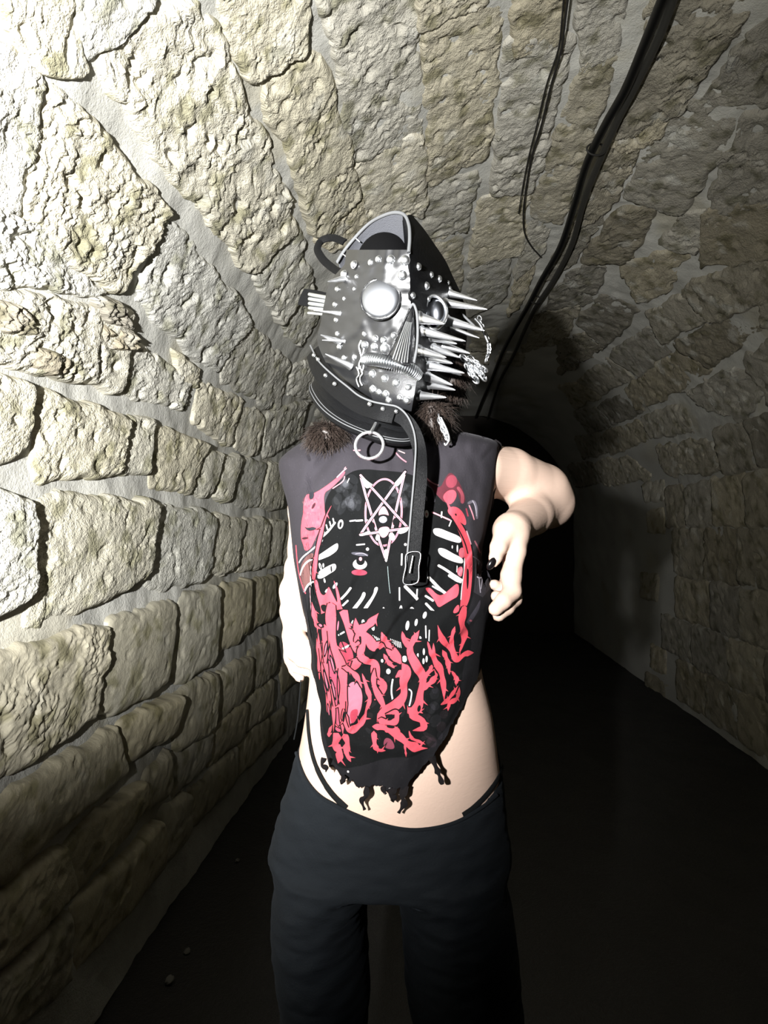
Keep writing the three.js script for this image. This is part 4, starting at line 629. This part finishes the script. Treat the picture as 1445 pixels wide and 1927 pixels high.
// ---------------------------------------------------------------- hair: dark brown tufts under the mask
const matHair = new THREE.MeshPhysicalMaterial({ color: new THREE.Color(0.017, 0.0105, 0.0075), roughness: 0.55 });
function tuft(px, py, dz, rx, ry, rz, count, len, drop, seed) {
  const r = rng(seed), c = at(px, py, dz), list = [], s = 0.000708;
  const core = new THREE.SphereGeometry(1, 24, 18), P = core.attributes.position;
  for (let i = 0; i < P.count; i++) { const k = 0.9 + 0.14 * noise(P.getX(i) * 2, P.getY(i) * 2, P.getZ(i) * 2 + seed); P.setXYZ(i, P.getX(i) * k * rx * s * 0.92, P.getY(i) * k * ry * s * 0.92, P.getZ(i) * k * rz); }
  core.translate(c.x, c.y, c.z); core.computeVertexNormals(); list.push(core);
  for (let i = 0; i < count; i++) {
    const th = r() * 6.283, ph = Math.acos(2 * r() - 1), n = V(Math.sin(ph) * Math.cos(th), Math.cos(ph), Math.abs(Math.sin(ph) * Math.sin(th)) * (r() < 0.85 ? 1 : -1));
    const p = c.clone().add(V(n.x * rx * s * 0.86, n.y * ry * s * 0.86, n.z * rz * 0.86)), L = len * (0.6 + 0.8 * r());
    const d = n.clone().multiplyScalar(0.75).add(V((r() - 0.5) * 0.9, -drop * (0.5 + r()), (r() - 0.5) * 0.6 + 0.15)).normalize();
    const q = p.clone().addScaledVector(d, L * 0.5).add(V(n.x, n.y, n.z).multiplyScalar(L * 0.12)), e = p.clone().addScaledVector(d, L).add(V((r() - 0.5) * L * 0.5, -L * 0.35 * drop, 0));
    const cur = new THREE.QuadraticBezierCurve3(p, q, e), w = 0.0006 * (0.6 + 0.8 * r()), pos = [], idx = [];
    for (let k = 0; k <= 4; k++) { const t = k / 4, m = cur.getPoint(t), ww = w * (1 - t * 0.9); for (let a = 0; a < 3; a++) pos.push(m.x + Math.cos(a * 2.09) * ww, m.y + Math.sin(a * 2.09) * ww * 0.5, m.z + Math.sin(a * 2.09) * ww); }
    for (let k = 0; k < 4; k++) for (let a = 0; a < 3; a++) { const A = k * 3 + a, B = k * 3 + (a + 1) % 3; idx.push(A, B, A + 3, B, B + 3, A + 3); }
    const g = new THREE.BufferGeometry(); g.setAttribute('position', new THREE.Float32BufferAttribute(pos, 3)); g.setAttribute('uv', new THREE.Float32BufferAttribute(new Float32Array(30), 2)); g.setIndex(idx); g.computeVertexNormals(); list.push(g);
  }
  return merge(list);
}
{ const h1 = mesh('hair', local(tuft(618, 822, 0.045, 36, 26, 0.028, 1100, 0.013, 0.5, 3)), matHair, person, 'dark brown fluffy hair under the strap on the left'); h1.userData.kind = 'stuff';
  const h2 = mesh('hair', local(merge([tuft(816, 795, 0.035, 34, 52, 0.028, 1000, 0.013, 0.6, 5), tuft(845, 705, -0.05, 42, 78, 0.045, 900, 0.013, 0.8, 7)])), matHair, person, 'dark brown hair behind the spikes and under the mask on the right'); h2.userData.kind = 'stuff'; }

// ---------------------------------------------------------------- the mask: two leather panels meeting in a ridge
const mask = group('mask', at(742, 600, 0)); const toMask = (g) => { g.translate(-mask.position.x, -mask.position.y, -mask.position.z); return g; };
tag(mask, 'black glossy leather hood mask covered in chrome spikes and studs, worn over the whole head', 'mask');
const matPatent = new THREE.MeshPhysicalMaterial({ color: new THREE.Color(0.005, 0.0052, 0.006), roughness: 0.36, specularIntensity: 0.85, clearcoat: 0.5, clearcoatRoughness: 0.32, side: THREE.DoubleSide, ...bumped(noiseTexture(512, [[8, 1], [20, 0.5]]), 0.003) });
const matLeather = new THREE.MeshPhysicalMaterial({ color: new THREE.Color(0.0024, 0.0025, 0.0029), roughness: 0.5, specularIntensity: 0.25, side: THREE.DoubleSide, ...bumped(fineBump, 0.0004) });
const matSmooth = new THREE.MeshPhysicalMaterial({ color: new THREE.Color(0.012, 0.0122, 0.0135), roughness: 0.34, clearcoat: 0.6, clearcoatRoughness: 0.3, ...bumped(fineBump, 0.0003) });
const matLining = new THREE.MeshStandardMaterial({ color: new THREE.Color(0.055, 0.057, 0.066), roughness: 0.9, side: THREE.DoubleSide, ...bumped(clothBump, 0.0006) });
const matEdge = new THREE.MeshStandardMaterial({ color: new THREE.Color(0.075, 0.077, 0.08), roughness: 0.8 });
const matChrome = new THREE.MeshStandardMaterial({ color: 0xe9eaec, metalness: 1, roughness: 0.4 });
const matSteel = new THREE.MeshStandardMaterial({ color: 0xd6d8da, metalness: 1, roughness: 0.36 });
const matGlareLens = new THREE.MeshStandardMaterial({ color: 0x808286, metalness: 1, roughness: 0.47 });  // left lens metal, paler than the right one to put glare in its colour
// rows: height, left edge, its depth, quarter, its depth, ridge, its depth (left panel)
const FACE = [[470, 652, 0.073, 706, 0.115, 769, 0.131], [488, 640, 0.071, 700, 0.113, 770, 0.129], [520, 620, 0.064, 688, 0.106, 771, 0.122], [560, 611, 0.056, 682, 0.098, 772, 0.114], [600, 604, 0.0475, 680, 0.0895, 774, 0.1055], [640, 597, 0.0385, 680, 0.0805, 777, 0.0965], [680, 612, 0.0315, 690, 0.0735, 780, 0.0895], [715, 632, 0.028, 700, 0.07, 779, 0.086], [750, 662, 0.024, 716, 0.066, 776, 0.082], [782, 690, 0.004, 728, 0.046, 768, 0.062]];
// right panel: height, ridge, depth, middle, depth, right edge, depth
const SIDE = [[404, 768, 0.1, 771, 0.096, 775, 0.088], [430, 771, 0.115, 784, 0.092, 797, 0.062], [460, 771, 0.129, 794, 0.092, 818, 0.036], [490, 771, 0.129, 804, 0.084, 838, 0.012], [520, 771, 0.122, 812, 0.072, 852, -0.012], [560, 772, 0.114, 820, 0.056, 870, -0.033], [600, 774, 0.1055, 826, 0.044, 878, -0.045], [640, 777, 0.0965, 828, 0.04, 878, -0.045], [680, 780, 0.0895, 826, 0.036, 872, -0.045], [715, 779, 0.086, 818, 0.034, 862, -0.04], [750, 776, 0.082, 806, 0.03, 842, -0.03], [782, 768, 0.062, 790, 0.022, 812, -0.02]];
const quad3 = (a, b, c, s) => { const l0 = 2 * (s - 0.5) * (s - 1), l1 = -4 * s * (s - 1), l2 = 2 * s * (s - 0.5); return a * l0 + b * l1 + c * l2; };
const panelP = (T, s, py) => [quad3(table(T, py, 1), table(T, py, 3), table(T, py, 5), s), py, quad3(table(T, py, 2), table(T, py, 4), table(T, py, 6), s)];
const facePt = (s, t) => { const py = lerp(470, 782, t); const q = panelP(FACE, s, py); const dip = (1 - t) < 1 ? 24 * (1 - s) * (1 - t) ** 4 : 0; return at(q[0], q[1] + dip, q[2] + 0.0016 * noise(q[0] * 0.03, q[1] * 0.03, 9)); };
const sidePt = (s, t) => { const q = panelP(SIDE, s, lerp(404, 782, t)); return at(q[0], q[1], q[2] + 0.0014 * noise(q[0] * 0.03, q[1] * 0.03, 3)); };
mesh('face_panel', toMask(sheet(48, 56, (s, t) => facePt(s, t), 0.0028, { flip: true, uv: (s, t) => [s * 0.5, t] })), matPatent, mask, 'glossy left face panel catching the light');
mesh('side_panel', toMask(sheet(40, 60, (s, t) => sidePt(s, t), 0.0028, { flip: true, uv: (s, t) => [s * 0.5, t] })), matLeather, mask, 'black right side panel rising to a peak');
// depth of the mask under a photo position
function onMask(px, py, off = 0) {
  const side = px > table(FACE, clamp(py, 470, 782), 5), T = side ? SIDE : FACE; let lo = 0, hi = 1;
  for (let i = 0; i < 30; i++) { const m = (lo + hi) / 2; if (panelP(T, m, py)[0] < px) lo = m; else hi = m; }
  const q = panelP(T, lo, py), f = (a, b) => { const k = panelP(T, clamp(lo + a), py + b); return at(k[0], k[1], k[2]); };
  const p = at(q[0], q[1], q[2]), n = new THREE.Vector3().crossVectors(f(0.04, 0).sub(f(-0.04, 0)), f(0, -4).sub(f(0, 4))).normalize(); if (n.z < 0) n.negate();
  return { p: p.addScaledVector(n, off), n };
}
// the hood above the face: grey inside, black outside, pale cut edge
const RIM = [[634, 494, 0.03], [646, 474, 0.03], [668, 447, 0.036], [694, 421, 0.052], [718, 407, 0.07], [742, 400, 0.086], [760, 404, 0.098], [769, 422, 0.11], [771, 448, 0.122], [769, 476, 0.131]];
{ const rim = new THREE.CatmullRomCurve3(RIM.map((q) => at(...q)), false, 'centripetal');
  const low = new THREE.CatmullRomCurve3([[640, 508, 0.02], [658, 509, 0.008], [684, 510, -0.002], [712, 512, -0.004], [738, 512, 0.002], [758, 512, 0.022], [770, 510, 0.05], [774, 504, 0.08], [773, 500, 0.1], [770, 498, 0.118]].map((q) => at(...q)), false, 'centripetal');
  const hood = (s, t) => { const a = rim.getPoint(s), b = low.getPoint(s), p = a.clone().lerp(b, t); p.z -= 0.014 * Math.sin(t * Math.PI) * Math.sin(s * Math.PI); p.y += 0.004 * Math.sin(t * Math.PI); return p; };
  mesh('lining', toMask(sheet(48, 20, hood, 0.0012)), matLining, mask, 'grey suede inside of the hood');
  const outer = (s, t) => { const p = hood(s, t); p.z -= 0.003; p.y += 0.001; return p; };
  mesh('hood_back', toMask(sheet(48, 20, outer, 0.0022)), matLeather, mask);
  mesh('cut_edge', toMask(tube(RIM.map((q) => at(q[0], q[1], q[2] + 0.001)), 0.0021, { n: 90, rs: 7 })), matEdge, mask, 'pale cut edge of the hood');
  for (const [a, b] of [[[670, 449, 0.037], [677, 455, 0.036]], [[645, 478, 0.032], [654, 485, 0.034]]]) mesh('staple', toMask(rod(at(...a), at(...b), 0.0009, 0.0009, 6)), matChrome, mask); }
{ // a near-black dome added to make the dark band inside the open hood
  const g = new THREE.SphereGeometry(1, 36, 22, 0, Math.PI * 2, 0, Math.PI * 0.62), c = at(724, 505, 0.035); g.scale(0.038, 0.043, 0.045); g.rotateX(0.15); g.translate(c.x, c.y, c.z); mesh('inner_dome', toMask(g), new THREE.MeshPhysicalMaterial({ color: new THREE.Color(0.002, 0.002, 0.0022), roughness: 1, specularIntensity: 0.1 }), mask, 'black dome inside the hood'); }
// eyes
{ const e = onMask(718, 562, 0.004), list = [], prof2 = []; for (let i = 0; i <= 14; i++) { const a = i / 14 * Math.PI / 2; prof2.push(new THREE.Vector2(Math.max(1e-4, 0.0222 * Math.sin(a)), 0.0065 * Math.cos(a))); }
  const lens = new THREE.LatheGeometry(prof2, 40), n = V(-0.12, -0.03, 1).normalize(); mesh('eye_lens', toMask(aim(lens, e.p, n)), matGlareLens, mask, 'round metal eye lens, its colour paled to suggest glare');
  const ring = new THREE.TorusGeometry(0.0232, 0.0022, 10, 48); ring.rotateX(Math.PI / 2); mesh('eye_rim', toMask(aim(ring, e.p.clone().addScaledVector(n, -0.001), n)), matPatent, mask);
  const r = onMask(817, 590, 0.004), n2 = V(-0.05, -0.12, 1).normalize(), dome = new THREE.SphereGeometry(0.0165, 32, 20, 0, Math.PI * 2, 0, Math.PI / 2); dome.scale(0.78, 0.8, 1.2);
  mesh('eye_lens', toMask(aim(dome, r.p, n2)), new THREE.MeshPhysicalMaterial({ color: 0x56585c, metalness: 1, roughness: 0.33 }), mask, 'domed chrome eye lens');
  const rim = []; for (let i = 0; i < 16; i++) { const a = i / 16 * Math.PI * 2; rim.push(at(820 + 20 * Math.cos(a), 588 + 31 * Math.sin(a) * (1 - 0.2 * Math.cos(a)), r.p.z - PZ + 0.012 - 0.004 * Math.cos(a))); }
  mesh('eye_rim', toMask(tube(rim, 0.0021, { closed: true, n: 64, rs: 8 })), matSteel, mask, 'chrome rim round the right eye'); }
// spikes: base and tip in the photograph, with radius in photo pixels
const spikeAt = (ax, ay, bx, by, w, out = 0.03, shared = matChrome) => {
  const o = onMask(ax, ay, -0.002), dz0 = o.p.z - PZ, A = at(ax, ay, dz0), B = at(bx, by, dz0 + out), L = A.distanceTo(B), r = w / 1320;
  const pf = [[0.0001, 0], [r * 1.25, 0], [r * 1.25, L * 0.04], [r, L * 0.07], [r * 0.95, L * 0.16], [r * 0.62, L * 0.55], [r * 0.24, L * 0.94], [0.0001, L]].map((q) => new THREE.Vector2(...q));
  mesh('spike', toMask(aim(new THREE.LatheGeometry(pf, 16), A, B.clone().sub(A))), shared, mask); };
for (const s of [[846, 552, 897, 565, 6, 0.02], [835, 570, 917, 582, 7, 0.03], [838, 603, 912, 622, 8.5, 0.03], [786, 598, 836, 609, 9, 0.03], [848, 618, 902, 636, 5, 0.02], [790, 622, 876, 642, 7, 0.035], [810, 634, 860, 647, 6.5, 0.03], [835, 651, 884, 665, 7, 0.02], [786, 659, 840, 673, 7.5, 0.035], [814, 654, 866, 673, 6.5, 0.03], [801, 670, 852, 684, 7, 0.03], [805, 688, 874, 702, 7, 0.03], [820, 690, 869, 706, 6.5, 0.025], [803, 708, 852, 725, 7, 0.03], [807, 723, 857, 734, 7, 0.03], [787, 744, 840, 748, 7, 0.03]]) spikeAt(...s);
for (const s of [[648, 524, 616, 530, 5, 0.02], [642, 590, 590, 584, 3.4, 0.012], [640, 644, 603, 630, 5, 0.02], [662, 690, 612, 666, 5.5, 0.02], [650, 642, 606, 640, 3, 0.01]]) spikeAt(...s);
// studs, those of the chin on the chin plate
const plate = (s, t) => { const py = lerp(698, 768, t), l = lerp(684, 706, t), r = lerp(786, 774, t), x = lerp(l, r, s); return at(x, py + 6 * s, table(FACE, py, 6) + 0.008 - 0.030 * (1 - s) ** 2.2 + 0.004 * Math.sin(t * Math.PI)); };
function onPlate(px, py) { let best = null, bd = 1e9, S = 0, T = 0; for (let i = 0; i <= 40; i++) for (let j = 0; j <= 30; j++) { const q = plate(i / 40, j / 30).project(camera), d = Math.hypot((q.x + 1) / 2 * W - px, (1 - q.y) / 2 * H - py); if (d < bd) { bd = d; S = i / 40; T = j / 30; } }
  const p = plate(S, T), n = new THREE.Vector3().crossVectors(plate(S + 0.05, T).sub(plate(S - 0.05, T)), plate(S, T - 0.05).sub(plate(S, T + 0.05))).normalize(); return { p, n: n.z < 0 ? n.negate() : n }; }
const studGeo = (() => { const pf = []; for (let i = 0; i <= 8; i++) { const a = i / 8 * Math.PI / 2; pf.push(new THREE.Vector2(Math.max(1e-4, Math.sin(a)), Math.cos(a) * 0.85)); } pf.push(new THREE.Vector2(1.12, -0.05)); return new THREE.LatheGeometry(pf, 18); })();
const stud = (px, py, w = 6, m = matSteel) => { const o = py > 699 && px > 690 && px < 784 ? onPlate(px, py) : onMask(px, py, 0.0003), g = studGeo.clone(); g.scale(w / 1520, w / 1520, w / 1520); mesh('stud', toMask(aim(g, o.p, o.n)), m, mask); };
for (const [x, y, w] of [[787, 502, 6.5], [811, 517, 5.5], [826, 525, 6.5], [802, 538, 7], [776, 556, 6], [846, 543, 4.5], [843, 532, 4], [806, 563, 4.5], [757, 518, 8], [762, 490, 8], [735, 489, 7.5], [712, 488, 6], [698, 494, 6], [666, 498, 7], [647, 516, 7], [671, 521, 4], [634, 544, 4.5], [648, 562, 4], [667, 544, 4], [630, 573, 5], [632, 602, 4.5], [635, 628, 5], [686, 628, 5], [706, 637, 5.5], [722, 640, 6], [686, 649, 7], [704, 653, 6.5], [724, 656, 8.5], [638, 653, 5], [647, 674, 5], [668, 672, 6], [657, 690, 5.5], [700, 704, 7.5], [723, 711, 7], [745, 720, 7.5], [768, 728, 6], [701, 733, 8], [726, 742, 7], [752, 748, 5.5], [766, 754, 7], [714, 738, 6], [731, 755, 6.5], [741, 631, 5, ], [774, 639, 6]]) stud(x, y, w);
// nose: a folded triangle with a rolled rim, teeth of a zip up its middle
{ const ap = [777, 574, 0.118], bl = [728, 672, 0.112], br = [780, 684, 0.122];
  const nose = (s, t) => { const l = [lerp(ap[0] - 2, bl[0], t), lerp(ap[1], bl[1], t), lerp(ap[2], bl[2], t)], r = [lerp(ap[0] + 2, br[0], t), lerp(ap[1], br[1], t), lerp(ap[2], br[2], t)]; return at(lerp(l[0], r[0], s), lerp(l[1], r[1], s) + 6 * Math.sin(s * Math.PI) * t, lerp(l[2], r[2], s) + 0.016 * Math.sin(s * Math.PI) * t); };
  mesh('nose_flap', toMask(sheet(20, 24, nose, 0.0024, { flip: true })), matPatent, mask);
  mesh('nose_rim', toMask(tube([[771, 580], [777, 572], [783, 584], [786, 620], [784, 655], [779, 682]].map(([x, y], i) => at(x, y, 0.121 + 0.0008 * i)), 0.0016, { n: 50, rs: 7 })), matEdge, mask, 'rolled rim of the nose flap');
  for (let i = 0; i < 6; i++) { const a = nose(0.2 + i * 0.1, 0.3), b = nose(0.2 + i * 0.105, 0.98); a.z += 0.001; b.z += 0.001; mesh('zip_cord', toMask(rod(a, b, 0.0004, 0.00105, 7)), matSteel, mask); }
  mesh('nose_edge', toMask(tube([nose(0, 0.05), nose(0, 0.4), nose(0, 0.8), nose(0, 1)].map((p) => { p.z += 0.001; return p; }), 0.0012, { n: 30, rs: 6 })), matPatent, mask); }
// mouth: a thick ribbed zip and the studded chin plate
{ const path = new THREE.CatmullRomCurve3([[684, 677, 0.09], [702, 676, 0.105], [726, 680, 0.116], [752, 687, 0.118], [774, 697, 0.112], [790, 709, 0.1]].map((q) => at(...q)), false, 'centripetal');
  const g = gridGeo(272, 12, (t, v) => { const p = path.getPoint(t), tn = path.getTangent(t), s = new THREE.Vector3().crossVectors(V(0, 0, 1), tn).normalize(), n = new THREE.Vector3().crossVectors(tn, s), a = v * Math.PI * 2, r = (0.0046 + 0.0021 * Math.sin(t * Math.PI * 2 * 30)) * (0.75 + 0.25 * Math.min(1, t * 8, (1 - t) * 8)); return p.addScaledVector(s, Math.cos(a) * r * 1.25).addScaledVector(n, Math.sin(a) * r); }, { flip: true });
  mesh('mouth_zip', toMask(g), new THREE.MeshStandardMaterial({ color: 0xb9bbbd, metalness: 1, roughness: 0.3 }), mask, 'thick ribbed metal zip across the mouth');
  mesh('chin_plate', toMask(sheet(26, 18, plate, 0.003, { flip: true })), matSmooth, mask, 'glossy studded chin plate');
  for (const [x, y0, y1] of [[681, 640, 694], [686, 655, 700], [677, 690, 726], [683, 688, 724]]) { const pts = []; for (let i = 0; i <= 5; i++) { const y = lerp(y0, y1, i / 5), o = onMask(x + 2.5 * Math.sin(i * 1.9 + x), y, 0.004); pts.push(o.p); } mesh('chain', toMask(tube(pts, 0.0011, { n: 26, rs: 6 })), matChrome, mask); } }
// straps
const strapRib = (name, pts, w, o = {}, label, m = matLeather) => mesh(name, toMask(ribbon(pts.map((q) => at(...q)), w, 0.0024, o)), m, mask, label);
strapRib('strap', [[648, 455, 0.026], [624, 447, 0.012], [605, 452, 0.006], [597, 466, 0.012], [606, 486, 0.024], [624, 503, 0.04], [646, 517, 0.062]], 0.0105, { n: 50, face: (t) => V(-0.25 * Math.sin(t * 3.1), 0.12, 1) }, 'loose looped strap at the temple');
strapRib('strap', [[650, 577, 0.066], [625, 571, 0.046], [596, 563, 0.026], [566, 558, 0.01]], 0.0235, { n: 30 }, 'short strap stub with metal tubes');
for (let i = 0; i < 4; i++) mesh('metal_tube', toMask(rod(at(582, 554 + i * 8.6, 0.026), at(627, 562 + i * 7.6, 0.056), 0.0024, 0.0024, 12)), matSteel, mask);
mesh('metal_tube', toMask(rod(at(580, 589, 0.026), at(622, 593, 0.05), 0.0018, 0.0018, 10)), matChrome, mask);
// broad strap from the left cheek under the chin; it falls over the chest and ends in a buckle
const CH = [[590, 660, -0.012], [602, 694, 0.03], [626, 722, 0.062], [652, 744, 0.083], [682, 763, 0.1], [712, 774, 0.112], [742, 781, 0.118]];
strapRib('chin_strap', CH, (t) => lerp(0.026, 0.0205, t), { n: 60, face: (t) => V(-0.35 + 0.35 * t, 0.1, 1) }, 'broad black strap under the chin');
mesh('strap_edge', toMask(tube([[584, 650, -0.01], [600, 680, 0.034], [628, 707, 0.066], [653, 727, 0.087], [676, 745, 0.103], [702, 756, 0.114], [726, 761, 0.12], [748, 766, 0.122], [765, 781, 0.122], [777, 806, 0.122], [782, 834, 0.124], [780.5, 878, 0.131], [774, 956, 0.135], [767, 1036, 0.132], [762, 1090, 0.128]].map((q) => at(...q)), 0.0012, { n: 180, rs: 6 })), matEdge, mask, 'pale cut edge of the hanging strap');
strapRib('hanging_strap', [[742, 778, 0.112], [762, 790, 0.116], [778, 812, 0.118], [788, 842, 0.12], [791, 890, 0.128], [786, 956, 0.132], [780, 1030, 0.13], [775, 1092, 0.126]], (t) => lerp(0.0165, 0.0145, t), { n: 70, m: 4 }, 'strap end hanging over the chest');
for (const [x, y] of [[612, 706], [629, 722], [598, 676], [590, 668], [695, 760], [720, 769], [745, 774]]) { const g = studGeo.clone(); g.scale(0.0022, 0.0022, 0.0022); const dz = x > 680 ? 0.118 : x > 620 ? 0.078 : x > 605 ? 0.05 : 0.03; mesh('eyelet', toMask(aim(g, at(x, y, dz), V(-0.2, 0, 1))), matSteel, mask); }
{ const b = []; const fr = [[766, 1042], [790, 1040], [788, 1068], [785, 1096], [760, 1098], [763, 1068]]; mesh('buckle', toMask(tube(fr.map(([x, y]) => at(x, y, 0.134)), 0.0011, { closed: true, n: 60, rs: 7 })), new THREE.MeshStandardMaterial({ color: 0x77797c, metalness: 1, roughness: 0.3 }), mask, 'narrow dark steel buckle');
  mesh('buckle_prong', toMask(rod(at(771, 1078, 0.1365), at(777, 1046, 0.1365), 0.0011, 0.0008, 7)), matSteel, mask); }
// chains and a crumpled bundle of links on the far side
function links(path, n, r, tubeR) { const c = new THREE.CatmullRomCurve3(path.map((q) => at(...q)), false, 'centripetal');
  for (let i = 0; i < n; i++) { const t = (i + 0.5) / n, p = c.getPoint(t), d = c.getTangent(t), g = new THREE.TorusGeometry(r, tubeR, 6, 14); g.scale(0.62, 1, 1); if (i % 2) g.rotateY(Math.PI / 2.4); mesh('chain_link', toMask(aim(g, p, d)), matSteel, mask); } }
links([[901, 596, -0.02], [908, 618, -0.02], [918, 640, -0.022], [920, 660, -0.024], [914, 680, -0.026]], 12, 0.0042, 0.0011);
links([[870, 672, 0.012], [880, 680, 0.014], [890, 692, 0.014], [902, 700, 0.012], [911, 712, 0.01]], 9, 0.0062, 0.0016); links([[878, 688, 0.01], [888, 704, 0.012], [896, 716, 0.01]], 6, 0.006, 0.0016); links([[884, 674, 0.008], [898, 686, 0.01], [912, 696, 0.008]], 6, 0.006, 0.0016);
links([[826, 784, 0.075], [831, 800, 0.078], [838, 816, 0.078], [845, 830, 0.076]], 9, 0.005, 0.0013);
mesh('chain_hook', toMask(tube([[831, 788, 0.08], [842, 812, 0.082], [845, 828, 0.082], [838, 838, 0.08], [836, 834, 0.08]].map((q) => at(...q)), 0.0013, { n: 30, rs: 7 })), matSteel, mask);
mesh('cord', toMask(rod(at(866, 588, -0.02), at(893, 614, -0.01), 0.0016, 0.0016, 7)), matEdge, mask);
mesh('cord', toMask(tube([[894, 600, -0.015], [904, 612, -0.012], [913, 632, -0.012], [918, 644, -0.014]].map((q) => at(...q)), 0.0018, { n: 24, rs: 6 })), matSteel, mask);

// ---------------------------------------------------------------- the collar, a thing of its own, with its ring
const collar = group('collar', at(715, 800, 0)); tag(collar, 'thick stitched black leather collar round the neck with a metal ring at the front', 'collar'); const toCollar = (g) => { g.translate(-collar.position.x, -collar.position.y, -collar.position.z); return g; };
const CP = [[598, 716, -0.03], [607, 742, 0.02], [628, 768, 0.052], [658, 790, 0.075], [692, 806, 0.09], [724, 817, 0.096], [752, 822, 0.09], [774, 816, 0.07], [788, 800, 0.035], [794, 776, -0.02], [770, 752, -0.085], [690, 730, -0.1], [620, 712, -0.075]];
const collarCurve = new THREE.CatmullRomCurve3(CP.map((q) => at(...q)), true, 'centripetal'), cc = at(705, 770, -0.01);
mesh('band', toCollar(ribbon(CP.map((q) => at(...q)), (t) => 0.03 + 0.004 * Math.sin(t * 6.28), 0.005, { closed: true, n: 140, m: 6, crown: 0.004, face: (t, p) => p.clone().sub(cc).setY(0.12).normalize() })), matLeather, collar);
mesh('inner_band', toCollar(ribbon(CP.map((q) => at(lerp(705, q[0], 0.9), q[1] - 22, q[2] * 0.86 - 0.002)), 0.034, 0.004, { closed: true, n: 120, m: 5, crown: 0.003, face: (t, p) => p.clone().sub(cc).setY(0.1).normalize() })), matLeather, collar, 'second black band lying inside the collar');
for (const off of [-0.0125, -0.0088, 0.0115]) { const pts = []; for (let i = 0; i <= 60; i++) { const t = i / 60 * 0.62, p = collarCurve.getPoint(t), tn = collarCurve.getTangent(t), f = p.clone().sub(cc).setY(0.12).normalize(), s = new THREE.Vector3().crossVectors(f, tn).normalize(), n = new THREE.Vector3().crossVectors(tn, s); pts.push(p.addScaledVector(s, off).addScaledVector(n, 0.0032 - Math.abs(off) * 0.1)); }
  mesh('stitching', toCollar(tube(pts, 0.0007, { n: 120, rs: 5 })), matEdge, collar, 'grey stitched seam'); }
{ const t = new THREE.TorusGeometry(0.0163, 0.0019, 12, 56); t.rotateX(-0.22); const p = at(695, 838, 0.114); t.translate(p.x, p.y, p.z); mesh('ring', toCollar(t), matChrome, collar, 'round chrome ring');
  mesh('ring_tab', toCollar(tube([[707, 796, 0.106], [702, 806, 0.112], [697, 814, 0.116], [695, 816, 0.112]].map((q) => at(...q)), 0.0018, { n: 20, rs: 7 })), matSteel, collar); }

// pebbles on the floor by the foot of the wall
const matPebble = new THREE.MeshStandardMaterial({ color: new THREE.Color(0.16, 0.15, 0.13), roughness: 0.8, ...bumped(stoneBump, 0.002) });
for (const [px, py, s, words] of [[352, 1788, 0.009, 'second nearest to the left wall at the front'], [319, 1842, 0.011, 'leftmost and largest by the wall foot'], [447, 1617, 0.008, 'farthest back, left of the person\'s hip']]) {
  const r = ray(px, py), t = -(CAM_Y - 0.008) / r.y, p = camera.position.clone().addScaledVector(r, t); if (p.x < CX - RAD + 0.04) p.x = CX - RAD + 0.05;
  const g = new THREE.IcosahedronGeometry(1, 3), P = g.attributes.position; for (let i = 0; i < P.count; i++) { const k = 1 + 0.28 * noise(P.getX(i) * 1.6, P.getY(i) * 1.6, P.getZ(i) * 1.6 + px); P.setXYZ(i, P.getX(i) * k * s, P.getY(i) * k * s * 0.7, P.getZ(i) * k * s * 1.3); }
  const m = mergeVertices(g); m.computeVertexNormals(); const o = mesh('pebble', m, matPebble, scene); o.position.set(p.x, s * 0.5, p.z);
  tag(o, 'small grey pebble on the dark floor ' + words, 'pebble', 'pebbles on the tunnel floor');
}

renderer.render(scene, camera);
